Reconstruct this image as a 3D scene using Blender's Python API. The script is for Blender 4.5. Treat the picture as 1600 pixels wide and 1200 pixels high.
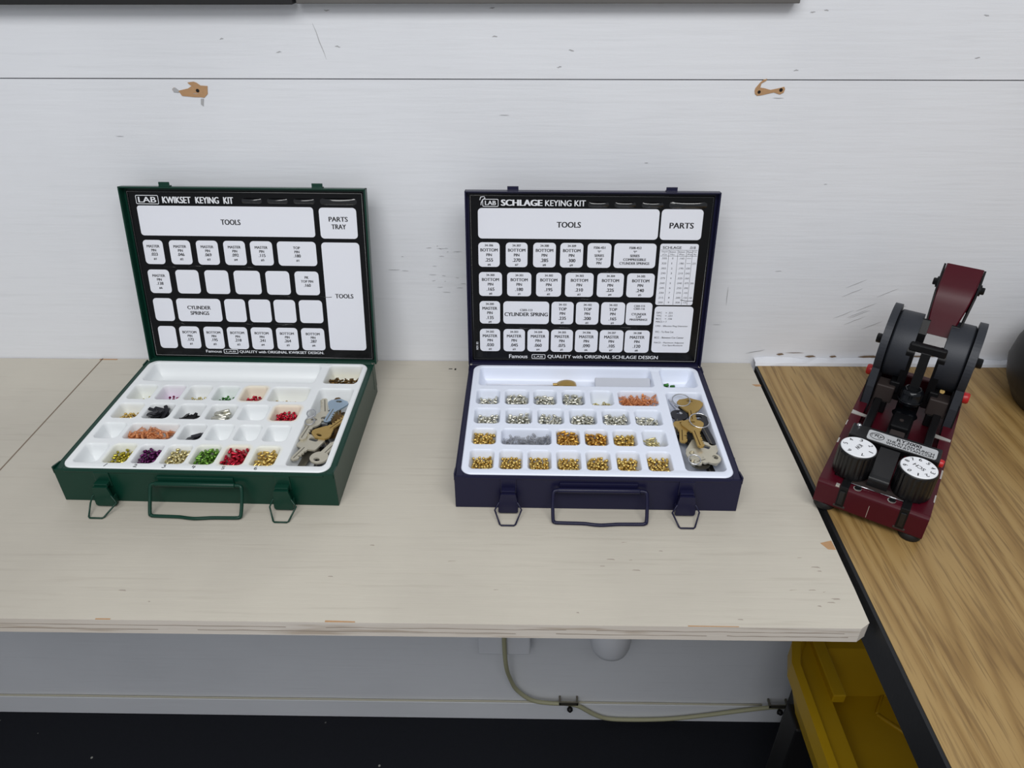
import bpy, math, random
import numpy as np
from mathutils import Matrix, Vector
from mathutils.geometry import tessellate_polygon

PI = math.pi
C = bpy.context.scene.collection
for o in list(bpy.data.objects):
    bpy.data.objects.remove(o)
ZB = 0.943                      # height of the workbench top above the floor
YW = 0.1291                     # face of the back wall

# ------------------------------------------------------------------ camera
cd = bpy.data.cameras.new('camera')
cd.sensor_fit = 'HORIZONTAL'
cd.sensor_width = 36.0
cd.lens = 36.0 * 1142.9 / 1600.0
cd.clip_start = 0.02
cam = bpy.data.objects.new('camera', cd)
C.objects.link(cam)
cam.matrix_world = (Matrix.Translation((0.0238, -0.8507, 0.5946 + ZB)) @ Matrix.Rotation(0.0157, 4, 'Z')
                    @ Matrix.Rotation(0.9939, 4, 'X') @ Matrix.Rotation(-0.001, 4, 'Z'))
bpy.context.scene.camera = cam

# ------------------------------------------------------------------ light
sc = bpy.context.scene
sc.view_settings.view_transform = 'Standard'
sc.view_settings.look = 'None'
sc.view_settings.exposure = 0.0
sc.view_settings.gamma = 1.0
sc.view_settings.use_curve_mapping = False
w = bpy.data.worlds.new('world')
sc.world = w
w.use_nodes = True
bg = w.node_tree.nodes['Background']
bg.inputs[0].default_value = (0.88, 0.93, 1.0, 1)
bg.inputs[1].default_value = 0.36


def area(name, loc, target, sx, sy, power, col):
    ld = bpy.data.lights.new(name, 'AREA')
    ld.shape = 'RECTANGLE'
    ld.size = sx
    ld.size_y = sy
    ld.energy = power
    ld.color = col
    o = bpy.data.objects.new(name, ld)
    C.objects.link(o)
    o.location = loc
    d = Vector(target) - Vector(loc)
    o.rotation_euler = d.to_track_quat('-Z', 'Y').to_euler()
    return o


area('ceiling_light_near', (0.10, -1.45, 2.75), (0.10, -0.9, 0.8), 2.2, 0.8, 37, (1.0, 0.995, 0.985))
area('ceiling_light_far', (-0.9, -3.2, 2.75), (-0.2, -1.0, 0.9), 1.4, 1.0, 12, (1.0, 0.995, 0.985))


# ------------------------------------------------------------------ materials
def lin(c):
    return tuple(((v / 255.0) / 12.92 if v / 255.0 <= 0.04045 else ((v / 255.0 + 0.055) / 1.055) ** 2.4) for v in c) + (1.0,)


def mat(name, rgb, rough=0.5, metal=0.0, bump=0.0, bscale=200.0, var=0.0, vscale=20.0, coat=0.0, stretch=(1, 1, 1), spec=0.5):
    m = bpy.data.materials.new(name)
    m.use_nodes = True
    nt = m.node_tree
    b = nt.nodes['Principled BSDF']
    col = lin(rgb)
    b.inputs['Base Color'].default_value = col
    b.inputs['Roughness'].default_value = rough
    b.inputs['Metallic'].default_value = metal
    b.inputs['Coat Weight'].default_value = coat
    b.inputs['Specular IOR Level'].default_value = spec
    tc = nt.nodes.new('ShaderNodeTexCoord')
    mp = nt.nodes.new('ShaderNodeMapping')
    mp.inputs['Scale'].default_value = stretch
    nt.links.new(tc.outputs['Object'], mp.inputs['Vector'])
    if bump:
        n = nt.nodes.new('ShaderNodeTexNoise')
        n.inputs['Scale'].default_value = bscale
        n.inputs['Detail'].default_value = 4
        nt.links.new(mp.outputs[0], n.inputs['Vector'])
        bp = nt.nodes.new('ShaderNodeBump')
        bp.inputs['Strength'].default_value = bump
        bp.inputs['Distance'].default_value = 0.001
        nt.links.new(n.outputs['Fac'], bp.inputs['Height'])
        nt.links.new(bp.outputs[0], b.inputs['Normal'])
    if var:
        n = nt.nodes.new('ShaderNodeTexNoise')
        n.inputs['Scale'].default_value = vscale
        n.inputs['Detail'].default_value = 6
        nt.links.new(mp.outputs[0], n.inputs['Vector'])
        mx = nt.nodes.new('ShaderNodeMixRGB')
        mx.inputs[1].default_value = tuple(v * (1 - var) for v in col[:3]) + (1,)
        mx.inputs[2].default_value = tuple(min(1, v * (1 + var)) for v in col[:3]) + (1,)
        nt.links.new(n.outputs['Fac'], mx.inputs[0])
        nt.links.new(mx.outputs[0], b.inputs['Base Color'])
    return m


def ramp(nt, pts):
    r = nt.nodes.new('ShaderNodeValToRGB')
    e = r.color_ramp.elements
    while len(e) < len(pts):
        e.new(0.5)
    for k, (p, c) in enumerate(pts):
        e[k].position = p
        e[k].color = c
    return r


def painted_board(name, base, streak, sstr, grime, gamt, rough):
    """brushed paint over boards: fine streaks along x, faint dirt, brush-mark relief"""
    m = bpy.data.materials.new(name)
    m.use_nodes = True
    nt = m.node_tree
    b = nt.nodes['Principled BSDF']
    b.inputs['Roughness'].default_value = rough
    tc = nt.nodes.new('ShaderNodeTexCoord')

    def noise(scale, st, det=5):
        mp = nt.nodes.new('ShaderNodeMapping')
        mp.inputs['Scale'].default_value = st
        nt.links.new(tc.outputs['Object'], mp.inputs['Vector'])
        n = nt.nodes.new('ShaderNodeTexNoise')
        n.inputs['Scale'].default_value = scale
        n.inputs['Detail'].default_value = det
        nt.links.new(mp.outputs[0], n.inputs['Vector'])
        return n
    n1 = noise(60, (0.14, 3.0, 3.0), 7)
    r1 = ramp(nt, [(0.30, (1, 1, 1, 1)), (0.42, (0, 0, 0, 1))])
    nt.links.new(n1.outputs['Fac'], r1.inputs[0])
    n2 = noise(3.0, (1, 1, 1), 8)
    r2 = ramp(nt, [(0.42, (0, 0, 0, 1)), (0.72, (1, 1, 1, 1))])
    nt.links.new(n2.outputs['Fac'], r2.inputs[0])
    m1 = nt.nodes.new('ShaderNodeMixRGB')
    m1.inputs[1].default_value = lin(base)
    m1.inputs[2].default_value = lin(grime)
    mu = nt.nodes.new('ShaderNodeMath')
    mu.operation = 'MULTIPLY'
    mu.inputs[1].default_value = gamt
    nt.links.new(r2.outputs[0], mu.inputs[0])
    nt.links.new(mu.outputs[0], m1.inputs[0])
    m2 = nt.nodes.new('ShaderNodeMixRGB')
    m2.inputs[2].default_value = lin(streak)
    mv = nt.nodes.new('ShaderNodeMath')
    mv.operation = 'MULTIPLY'
    mv.inputs[1].default_value = sstr
    nt.links.new(r1.outputs[0], mv.inputs[0])
    nt.links.new(mv.outputs[0], m2.inputs[0])
    nt.links.new(m1.outputs[0], m2.inputs[1])
    nt.links.new(m2.outputs[0], b.inputs['Base Color'])
    n3 = noise(90, (0.10, 1.6, 1.6), 6)
    bp = nt.nodes.new('ShaderNodeBump')
    bp.inputs['Strength'].default_value = 0.35
    bp.inputs['Distance'].default_value = 0.0012
    nt.links.new(n3.outputs['Fac'], bp.inputs['Height'])
    nt.links.new(bp.outputs[0], b.inputs['Normal'])
    return m


def oak():
    m = bpy.data.materials.new('oak_laminate')
    m.use_nodes = True
    nt = m.node_tree
    b = nt.nodes['Principled BSDF']
    b.inputs['Roughness'].default_value = 0.42
    tc = nt.nodes.new('ShaderNodeTexCoord')

    def mapped(st, loc=(0, 0, 0)):
        mp = nt.nodes.new('ShaderNodeMapping')
        mp.inputs['Scale'].default_value = st
        mp.inputs['Location'].default_value = loc
        nt.links.new(tc.outputs['Object'], mp.inputs['Vector'])
        return mp
    # growth rings: distance field stretched along y, warped, then banded
    mp = mapped((1, 0.055, 1), (0.3, 0.1, 0))
    n = nt.nodes.new('ShaderNodeTexNoise')
    n.inputs['Scale'].default_value = 4.0
    n.inputs['Detail'].default_value = 2.5
    n.inputs['Roughness'].default_value = 0.45
    nt.links.new(mp.outputs[0], n.inputs['Vector'])
    mul = nt.nodes.new('ShaderNodeMath')
    mul.operation = 'MULTIPLY'
    mul.inputs[1].default_value = 260.0
    nt.links.new(n.outputs['Fac'], mul.inputs[0])
    sn = nt.nodes.new('ShaderNodeMath')
    sn.operation = 'SINE'
    nt.links.new(mul.outputs[0], sn.inputs[0])
    rr = ramp(nt, [(0.0, lin((158, 130, 82))), (0.5, lin((152, 123, 75))), (0.85, lin((144, 115, 68))), (1.0, lin((134, 105, 60)))])
    mr = nt.nodes.new('ShaderNodeMapRange')
    mr.inputs[1].default_value = -1
    mr.inputs[2].default_value = 1
    nt.links.new(sn.outputs[0], mr.inputs[0])
    nt.links.new(mr.outputs[0], rr.inputs[0])
    # pores
    mp2 = mapped((1, 0.045, 1))
    n2 = nt.nodes.new('ShaderNodeTexNoise')
    n2.inputs['Scale'].default_value = 360
    n2.inputs['Detail'].default_value = 3
    nt.links.new(mp2.outputs[0], n2.inputs['Vector'])
    r2 = ramp(nt, [(0.36, (1, 1, 1, 1)), (0.50, (0, 0, 0, 1))])
    nt.links.new(n2.outputs['Fac'], r2.inputs[0])
    mx = nt.nodes.new('ShaderNodeMixRGB')
    mx.inputs[2].default_value = lin((98, 72, 38))
    mv = nt.nodes.new('ShaderNodeMath')
    mv.operation = 'MULTIPLY'
    mv.inputs[1].default_value = 0.5
    nt.links.new(r2.outputs[0], mv.inputs[0])
    nt.links.new(mv.outputs[0], mx.inputs[0])
    nt.links.new(rr.outputs[0], mx.inputs[1])
    nt.links.new(mx.outputs[0], b.inputs['Base Color'])
    return m


def carpet():
    m = mat('black_floor_carpet', (26, 28, 34), 0.95, bump=1.0, bscale=900, spec=0.2)
    nt = m.node_tree
    b = nt.nodes['Principled BSDF']
    tc = nt.nodes.new('ShaderNodeTexCoord')
    v = nt.nodes.new('ShaderNodeTexVoronoi')
    v.inputs['Scale'].default_value = 22
    nt.links.new(tc.outputs['Object'], v.inputs['Vector'])
    r = ramp(nt, [(0.045, (1, 1, 1, 1)), (0.06, (0, 0, 0, 1))])
    nt.links.new(v.outputs['Distance'], r.inputs[0])
    n = nt.nodes.new('ShaderNodeTexNoise')
    n.inputs['Scale'].default_value = 9
    nt.links.new(tc.outputs['Object'], n.inputs['Vector'])
    r2 = ramp(nt, [(0.55, (0, 0, 0, 1)), (0.6, (1, 1, 1, 1))])
    nt.links.new(n.outputs['Fac'], r2.inputs[0])
    mu = nt.nodes.new('ShaderNodeMath')
    mu.operation = 'MULTIPLY'
    nt.links.new(r.outputs[0], mu.inputs[0])
    nt.links.new(r2.outputs[0], mu.inputs[1])
    mx = nt.nodes.new('ShaderNodeMixRGB')
    mx.inputs[1].default_value = lin((26, 28, 34))
    mx.inputs[2].default_value = lin((150, 150, 145))
    nt.links.new(mu.outputs[0], mx.inputs[0])
    nt.links.new(mx.outputs[0], b.inputs['Base Color'])
    return m


M = dict(
    wall=painted_board('white_wall_paint', (226, 228, 233), (196, 198, 203), 0.14, (208, 210, 215), 0.5, 0.42),
    gap=mat('dark_board_gap', (70, 68, 66), 0.9),
    bench=painted_board('worn_white_bench_paint', (194, 188, 175), (156, 147, 134), 0.22, (172, 166, 155), 0.85, 0.5),
    benchedge=painted_board('painted_plywood_edge', (208, 200, 190), (150, 130, 108), 0.6, (184, 172, 158), 0.8, 0.7),
    oak=oak(),
    carpet=carpet(),
    bare=mat('bare_wood', (176, 138, 100), 0.8, var=0.12, vscale=300),
    hole=mat('screw_hole_dark', (20, 14, 10), 0.9),
    ply=mat('grey_brown_ply_line', (150, 138, 126), 0.85),
    benchmark=mat('brown_grey_scratch', (158, 148, 138), 0.8),
    mark=mat('grey_scuff', (168, 168, 170), 0.8),
    blackedge=mat('black_edge_band', (16, 17, 20), 0.45, bump=0.1),
    blackplastic=mat('black_plastic', (10, 10, 12), 0.5, bump=0.1, bscale=400),
    green=mat('green_enamel', (10, 52, 40), 0.32, spec=0.3, bump=0.06, bscale=300, var=0.06),
    blue=mat('navy_enamel', (22, 22, 50), 0.32, spec=0.3, bump=0.06, bscale=300, var=0.06),
    sheet=mat('black_glossy_sheet', (9, 9, 11), 0.2, bump=0.3, bscale=60, spec=0.3),
    bubble=mat('pressed_black_film', (10, 10, 12), 0.12, spec=0.7, coat=0.4),
    card=mat('white_glossy_print', (226, 228, 236), 0.28, bump=0.25, bscale=50),
    ink=mat('black_ink', (22, 22, 26), 0.4),
    white=mat('white_ink', (225, 227, 232), 0.4),
    gold=mat('brass_pin', (210, 180, 104), 0.26, 0.8),
    orange=mat('deep_brass_pin', (206, 160, 78), 0.24, 0.8),
    silver=mat('nickel_pin', (214, 212, 198), 0.24, 0.85),
    palegold=mat('nickel_brass_pin', (212, 200, 150), 0.25, 0.85),
    olive=mat('yellow_green_pin', (188, 176, 70), 0.28, 0.9),
    pgreen=mat('green_anodised_pin', (112, 156, 66), 0.28, 0.85),
    purple=mat('purple_anodised_pin', (92, 34, 84), 0.28, 0.8),
    magenta=mat('magenta_pin', (140, 40, 86), 0.3, 0.8),
    red=mat('red_anodised_pin', (186, 36, 58), 0.28, 0.8),
    dgreen=mat('dark_green_pin', (60, 118, 52), 0.3, 0.8),
    brown=mat('tarnished_brass', (110, 84, 46), 0.4, 0.9),
    copper=mat('copper_wire', (232, 160, 108), 0.35, 0.6),
    steelwire=mat('grey_spring_wire', (168, 170, 176), 0.35, 0.6),
    darkstrip=mat('dark_grey_strip', (52, 52, 58), 0.4, 0.7),
    keybrass=mat('worn_brass_key', (176, 146, 84), 0.34, 0.55, bump=0.1, bscale=500, var=0.1, vscale=120),
    keysilver=mat('nickel_key', (200, 194, 176), 0.3, 0.6, bump=0.1, bscale=500, var=0.06, vscale=120),
    keyblue=mat('bluish_steel_key', (170, 190, 206), 0.3, 0.9),
    keydark=mat('dark_steel', (70, 70, 74), 0.35, 0.9),
    chrome=mat('bright_steel', (215, 216, 220), 0.16, 1.0),
    greyplastic=mat('grey_plastic', (188, 191, 200), 0.35),
    maroon=mat('maroon_enamel', (66, 6, 20), 0.34, bump=0.05, bscale=150, var=0.12, vscale=40, spec=0.25),
    bareedge=mat('worn_bare_metal', (196, 192, 186), 0.4, 0.6),
    black=mat('blackened_steel', (13, 13, 15), 0.42, 0.0, bump=0.12, bscale=500, spec=0.25),
    charcoal=mat('charcoal_casting', (40, 43, 50), 0.5, 0.2, bump=0.12, bscale=600, var=0.1, vscale=60),
    gloss=mat('glossy_black_steel', (16, 18, 22), 0.2, 0.4),
    umber=mat('brown_black_block', (58, 50, 48), 0.5, 0.3),
    knob=mat('black_knob_plastic', (9, 9, 11), 0.35),
    dial=mat('white_dial_print', (230, 232, 236), 0.4),
    redknob=mat('red_plastic', (178, 22, 26), 0.35),
    silverlabel=mat('silver_label', (186, 188, 190), 0.35, 0.3),
    rubber=mat('black_rubber', (12, 12, 12), 0.7),
    yellow=mat('yellow_plastic', (178, 142, 10), 0.45, bump=0.2, bscale=80, var=0.05),
    cable=mat('yellowed_cable_sheath', (166, 164, 134), 0.5),
    clip=mat('tarnished_clip', (120, 116, 104), 0.4, 0.8),
    outlet=mat('white_box_paint', (220, 222, 228), 0.45),
    torn=mat('torn_brown_edge', (120, 100, 80), 0.9),
    shelfdark=mat('black_board', (18, 18, 20), 0.6),
    shelfgrey=mat('grey_brown_board', (92, 90, 88), 0.6, var=0.2),
)


def tray_mat(name, base):
    m = mat(name, base, 0.30, bump=0.08, bscale=40)
    nt = m.node_tree
    b = nt.nodes['Principled BSDF']
    at = nt.nodes.new('ShaderNodeAttribute')
    at.attribute_name = 'stain'
    mx = nt.nodes.new('ShaderNodeMixRGB')
    mx.blend_type = 'MULTIPLY'
    mx.inputs[0].default_value = 1.0
    mx.inputs[1].default_value = lin(base)
    nt.links.new(at.outputs['Color'], mx.inputs[2])
    nt.links.new(mx.outputs[0], b.inputs['Base Color'])
    b.inputs['Subsurface Weight'].default_value = 0.0
    return m


M['trayblue'] = tray_mat('white_tray_plastic', (226, 232, 246))
M['traygreen'] = tray_mat('aged_white_tray_plastic', (228, 231, 234))


# ------------------------------------------------------------------ mesh builder
class MB:
    def __init__(s, k=1.0):
        s.v, s.f, s.m, s.s, s.mats, s.k = [], [], [], [], [], k

    def mi(s, m):
        if m not in s.mats:
            s.mats.append(m)
        return s.mats.index(m)

    def add(s, vs, fs, m, smooth=False, T=None):
        o = len(s.v)
        k = s.k
        for p in vs:
            q = Vector(p)
            if T is not None:
                q = T @ q
            s.v.append((q[0] * k, q[1] * k, q[2] * k))
        i = s.mi(m)
        for f in fs:
            s.f.append(tuple(a + o for a in f))
            s.m.append(i)
            s.s.append(smooth)

    def box(s, x0, x1, y0, y1, z0, z1, m, T=None):
        vs = [(x, y, z) for x in (x0, x1) for y in (y0, y1) for z in (z0, z1)]
        s.add(vs, [(0, 1, 3, 2), (4, 6, 7, 5), (0, 4, 5, 1), (2, 3, 7, 6), (0, 2, 6, 4), (1, 5, 7, 3)], m, False, T)

    def cyl(s, a, b, r0, r1, m, n=20, caps=True, T=None):
        s.lathe([(r0, 0), (r1, 1)], a, b, m, n, caps, T, unit=True)

    def lathe(s, prof, a, b, m, n=24, caps=True, T=None, unit=False, smooth=True):
        """profile (radius, distance along a->b)"""
        a, b = Vector(a), Vector(b)
        d = b - a
        L = d.length
        d = d.normalized()
        u = d.orthogonal().normalized()
        w_ = d.cross(u)
        vs, fs = [], []
        for (r, h) in prof:
            h = h * L if unit else h
            for i in range(n):
                t = 2 * PI * i / n
                vs.append(a + d * h + (u * math.cos(t) + w_ * math.sin(t)) * r)
        for j in range(len(prof) - 1):
            for i in range(n):
                k = (i + 1) % n
                fs.append((j * n + i, j * n + k, (j + 1) * n + k, (j + 1) * n + i))
        s.add(vs, fs, m, smooth, T)
        if caps:
            e = (len(prof) - 1) * n
            s.add([vs[i] for i in range(n)], [tuple(range(n - 1, -1, -1))], m, False, T)
            s.add([vs[e + i] for i in range(n)], [tuple(range(n))], m, False, T)

    def tube(s, path, r, m, n=8, closed=False, T=None, caps=True):
        P = [Vector(p) for p in path]
        N = len(P)
        vs, fs = [], []
        prev = None
        for i, p in enumerate(P):
            a = P[(i - 1) % N] if (closed or i > 0) else P[i]
            b = P[(i + 1) % N] if (closed or i < N - 1) else P[i]
            d = (b - a).normalized()
            if prev is None:
                u = d.orthogonal().normalized()
            else:
                u = (prev - d * prev.dot(d))
                u = u.normalized() if u.length > 1e-9 else d.orthogonal().normalized()
            prev = u
            w_ = d.cross(u)
            for k in range(n):
                t = 2 * PI * k / n
                vs.append(p + (u * math.cos(t) + w_ * math.sin(t)) * r)
        for i in range(N if closed else N - 1):
            j = (i + 1) % N
            for k in range(n):
                l = (k + 1) % n
                fs.append((i * n + k, i * n + l, j * n + l, j * n + k))
        if caps and not closed:
            fs.append(tuple(range(n - 1, -1, -1)))
            fs.append(tuple((N - 1) * n + k for k in range(n)))
        s.add(vs, fs, m, True, T)

    def prism(s, poly, z0, z1, m, holes=(), T=None, top=None, sides=None):
        loops = [list(poly)] + [list(h) for h in holes]
        flat = [p for l in loops for p in l]
        tris = tessellate_polygon([[Vector((p[0], p[1], 0)) for p in l] for l in loops])
        n = len(flat)
        vs = [(p[0], p[1], z0) for p in flat] + [(p[0], p[1], z1) for p in flat]
        ft, fb = [], []
        for t in tris:
            a, b, c = (Vector((flat[i][0], flat[i][1])) for i in t)
            if (b - a).cross(c - a) < 0:
                t = (t[0], t[2], t[1])
            ft.append(tuple(i + n for i in t))
            fb.append((t[0], t[2], t[1]))
        s.add(vs, ft, top or m, False, T)
        if abs(z1 - z0) > 1e-9:
            s.add(vs, fb, m, False, T)
            fs = []
            o = 0
            for l in loops:
                k = len(l)
                for i in range(k):
                    j = (i + 1) % k
                    fs.append((o + i, o + j, o + j + n, o + i + n))
                o += k
            s.add(vs, fs, sides or m, False, T)

    def obj(s, name, parent=None, loc=None, rot=None, bevel=0.0, seg=2):
        me = bpy.data.meshes.new(name)
        me.from_pydata(s.v, [], s.f)
        for m in s.mats:
            me.materials.append(M[m] if isinstance(m, str) else m)
        me.polygons.foreach_set('material_index', s.m)
        me.polygons.foreach_set('use_smooth', s.s)
        me.update()
        o = bpy.data.objects.new(name, me)
        C.objects.link(o)
        if parent:
            o.parent = parent
        if loc:
            o.location = loc
        if rot:
            o.rotation_euler = rot
        if bevel:
            b = o.modifiers.new('bevel', 'BEVEL')
            b.width = bevel
            b.segments = seg
            b.limit_method = 'ANGLE'
            b.angle_limit = math.radians(40)
        return o


def tag(o, label=None, cat=None, group=None, kind=None):
    if label: o['label'] = label
    if cat: o['category'] = cat
    if group: o['group'] = group
    if kind: o['kind'] = kind
    return o


def empty(name, loc, rz=0.0):
    o = bpy.data.objects.new(name, None)
    o.empty_display_size = 0.02
    C.objects.link(o)
    o.location = loc
    o.rotation_euler = (0, 0, rz)
    return o


def rrect(x0, x1, y0, y1, r, n=5):
    pts = []
    for cx, cy, a0 in ((x1 - r, y0 + r, -PI / 2), (x1 - r, y1 - r, 0), (x0 + r, y1 - r, PI / 2), (x0 + r, y0 + r, PI)):
        for i in range(n + 1):
            a = a0 + PI / 2 * i / n
            pts.append((cx + r * math.cos(a), cy + r * math.sin(a)))
    return pts


def circle(cx, cy, r, n=32):
    return [(cx + r * math.cos(2 * PI * i / n), cy + r * math.sin(2 * PI * i / n)) for i in range(n)]


_glyph = {}


def glyphs(txt, bold):
    key = (txt, bold)
    if key not in _glyph:
        cu = bpy.data.curves.new('lettering', 'FONT')
        cu.body = txt
        cu.size = 1.0
        cu.offset = bold
        cu.resolution_u = 3
        o = bpy.data.objects.new('lettering', cu)
        C.objects.link(o)
        dg = bpy.context.evaluated_depsgraph_get()
        me = bpy.data.meshes.new_from_object(o.evaluated_get(dg))
        vs = [tuple(v.co) for v in me.vertices]
        fs = [tuple(p.vertices) for p in me.polygons]
        bpy.data.objects.remove(o)
        bpy.data.curves.remove(cu)
        bpy.data.meshes.remove(me)
        x0 = min(v[0] for v in vs); x1 = max(v[0] for v in vs)
        y0 = min(v[1] for v in vs); y1 = max(v[1] for v in vs)
        _glyph[key] = (vs, fs, x0, x1, y0, y1)
    return _glyph[key]


def text(mb, txt, x0, x1, y0, y1, z, m, bold=0.0, T=None, italic=0.0):
    """letters fitted to the rectangle x0..x1, y0..y1"""
    vs, fs, a, b, c, d = glyphs(txt, 0.0)
    e = bold * (y1 - y0) * 1.5
    kx = (x1 - x0 - 2 * e) / max(b - a, 1e-6)
    ky = (y1 - y0) / max(d - c, 1e-6)
    for j, dx in enumerate((0,) if bold <= 0 else (0, -e, e)):      # heavier strokes by overprinting
        out = [(x0 + e + dx + (v[0] - a) * kx + italic * (v[1] - c) * ky, y0 + (v[1] - c) * ky, z + .012 * j) for v in vs]
        mb.add(out, fs, m, False, T)


def textc(mb, txt, cx, cy, h, z, m, bold=0.0, wmax=None, asp=1.0, T=None, wfix=None):
    """centred letters of cap height h"""
    vs, fs, a, b, c, d = glyphs(txt, bold)
    wd = (b - a) / 0.7 * h * asp
    if wfix: wd = wfix
    if wmax and wd > wmax: wd = wmax
    text(mb, txt, cx - wd / 2, cx + wd / 2, cy - h / 2, cy + h / 2, z, m, bold, T)


# ------------------------------------------------------------------ the setting
def W3(z):
    return ZB + z


mb = MB()
mb.box(-1.6, 1.8, -2.2, 0.16, -0.05, 0.0, 'carpet')
tag(mb.obj('floor'), kind='structure')

rnd = random.Random(5)
mb = MB()
GP = 0.0012
mb.box(-1.6, 1.8, YW + 0.006, YW + 0.05, 0.0, W3(1.3), 'gap')
# boards from the floor up, a hairline gap between them


def board(z0, z1, y=YW):
    # lower edge sags a little like the photographed seam
    n = 24
    for i in range(n):
        x0 = -1.6 + 3.4 * i / n
        x1 = -1.6 + 3.4 * (i + 1) / n
        mb.add([(x0, y, z0), (x1, y, z0), (x1, y, z1), (x0, y, z1)], [(0, 1, 2, 3)], 'wall')
    mb.add([(-1.6, y, z1), (1.8, y, z1), (1.8, y + .006, z1), (-1.6, y + .006, z1)], [(0, 1, 2, 3)], 'wall')
    mb.add([(-1.6, y, z0), (1.8, y, z0), (1.8, y + .006, z0), (-1.6, y + .006, z0)], [(3, 2, 1, 0)], 'wall')


board(W3(0.4147), W3(1.3), YW - 0.0005)
board(W3(-0.10), W3(0.4133))
board(0.0, W3(-0.101), YW)
wall = mb.obj('wall_back')
tag(wall, kind='structure')
mb = MB()
for (x0, x1) in ((-1.6, 0.612),):
    mb.box(x0, x1, YW - 0.006, YW - 0.0002, 0.0, 0.0588, 'wall')
tag(mb.obj('baseboard_back', bevel=0.001), kind='structure')
# ledge of old paint along the top of the baseboard
mb = MB()
path = [(-1.6 + 0.08 * i, YW - 0.003, 0.0605 + rnd.uniform(-.0008, .0008)) for i in range(28)]
mb.tube(path, 0.0022, mat('yellowed_caulk', (188, 184, 166), 0.7), 6)
tag(mb.obj('trim_1'), kind='structure')


def blob(pts, y, m, name, parent, thick=0.0006, holes=()):
    """flat irregular patch lying on the wall; pts in x,z"""
    b = MB()
    T = Matrix.Translation((0, y, 0)) @ Matrix.Rotation(PI / 2, 4, 'X')
    b.prism(pts, 0, thick, m, T=T)
    return b


# two places where the paint came off around screw holes (x, z relative to the patch centre, mm)
def paint_chip(cx, cz, outline, holes, smear):
    b = MB()
    T = Matrix.Translation((cx, YW - 0.0002, W3(cz))) @ Matrix.Rotation(PI / 2, 4, 'X') @ Matrix.Scale(0.001, 4)
    b.prism(outline, 0, 0.5, 'bare', T=T)
    for (hx, hz, r) in holes:
        b.prism(circle(hx, hz, r, 12), 0.5, 0.75, 'hole', T=T)
    for poly in smear:
        b.prism(poly, 0, 0.6, 'mark', T=T)
    o = b.obj('paint_chip')
    o.parent = wall
    return o


s1 = 1 / 17.78 / 1.0      # zoom pixels to photo pixels
KX = 1.065                # mm of wall per photo pixel here


def zc(pts, ox, oy, cx, cy, z):
    return [(((x / z + ox) - cx) * KX, -((y / z + oy) - cy) * KX * 1.02) for x, y in pts]


z1 = 17.78
o1 = zc([(310, 545), (350, 500), (400, 520), (450, 560), (650, 520), (740, 470), (690, 430), (670, 400), (800, 385), (860, 405), (930, 460), (1080, 470), (1060, 560), (1050, 625), (960, 700), (880, 690), (760, 690), (490, 665), (450, 590), (340, 590)][::-1], 260, 110, 308, 142, z1)
paint_chip(-0.3917, 0.3993, o1, [(zc([(850, 560)], 260, 110, 308, 142, z1)[0]) + (2.2,)],
           [zc([(315, 520), (380, 500), (450, 560), (430, 600), (330, 590)][::-1], 260, 110, 308, 142, z1),
            zc([(880, 720), (940, 720), (900, 870), (855, 830)][::-1], 260, 110, 308, 142, z1)])
z2 = 20.0
o2 = zc([(310, 620), (320, 560), (400, 450), (470, 380), (555, 355), (545, 400), (440, 460), (430, 550), (520, 560), (680, 600), (880, 560), (990, 530), (1020, 580), (1000, 660), (920, 700), (770, 655), (650, 680), (500, 715), (390, 730), (330, 690)][::-1], 1170, 110, 1204, 140, z2)
h2 = zc([(420, 645), (925, 600)], 1170, 110, 1204, 140, z2)
paint_chip(0.3345, 0.4022, o2, [h2[0] + (2.0,), h2[1] + (2.2,)], [])

# dents, hair cracks and scuffs in the wall paint (photo-read positions on the wall, metres)
def scuffs(lst, name='paint_scuff'):
    b = MB()
    for (x0, z0, x1, z1_, wd) in lst:
        d = Vector((x1 - x0, z1_ - z0))
        nrm = Vector((-d[1], d[0])).normalized() * wd / 2
        n = 4
        prev = None
        pts = []
        for i in range(n + 1):
            t = i / n
            wv = (1 - (2 * t - 1) ** 2) * 0.8 + 0.2
            cx, cz = x0 + d[0] * t + rnd.uniform(-1, 1) * wd * .4, z0 + d[1] * t + rnd.uniform(-1, 1) * wd * .4
            pts.append(((cx + nrm[0] * wv, cz + nrm[1] * wv), (cx - nrm[0] * wv, cz - nrm[1] * wv)))
        for i in range(n):
            a, c = pts[i], pts[i + 1]
            q = [a[0], c[0], c[1], a[1]]
            b.add([(p[0], YW - 0.0008, W3(p[1])) for p in q], [(0, 1, 2, 3)], 'mark')
    o = b.obj(name)
    o.parent = wall


sl = [(-.2335, .478, -.222, .437, .0009)]
for (x, z) in ((-.214, .492), (-.206, .452), (-.015, .494), (-.012, .463), (.082, .448), (.068, .428), (.368, .490), (.384, .492), (.575, .487), (.362, .425), (.58, .44), (-.348, .46), (-.28, .445)):
    sl.append((x - .003, z, x + .003, z + rnd.uniform(-.001, .001), .0014))
for i in range(38):   # worn patch between the two cases
    x = rnd.gauss(-.075, .045); z = rnd.choice((rnd.gauss(.182, .006), rnd.gauss(.135, .014)))
    sl.append((x, z, x + rnd.uniform(.002, .012), z + rnd.uniform(-.0008, .0008), .0006))
for i in range(9):
    x = rnd.uniform(.47, .55); z = rnd.uniform(.06, .13)
    sl.append((x, z, x + .028, z + .014, .0007))
sl.append((.37, .017, .398, .024, .0012)); sl.append((.325, .13, .327, .1, .0008))
for i in range(22):
    x = rnd.uniform(-.6, .7); z = rnd.uniform(.05, .4)
    sl.append((x, z, x + rnd.uniform(.004, .014), z, .0006))
scuffs(sl)

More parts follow.
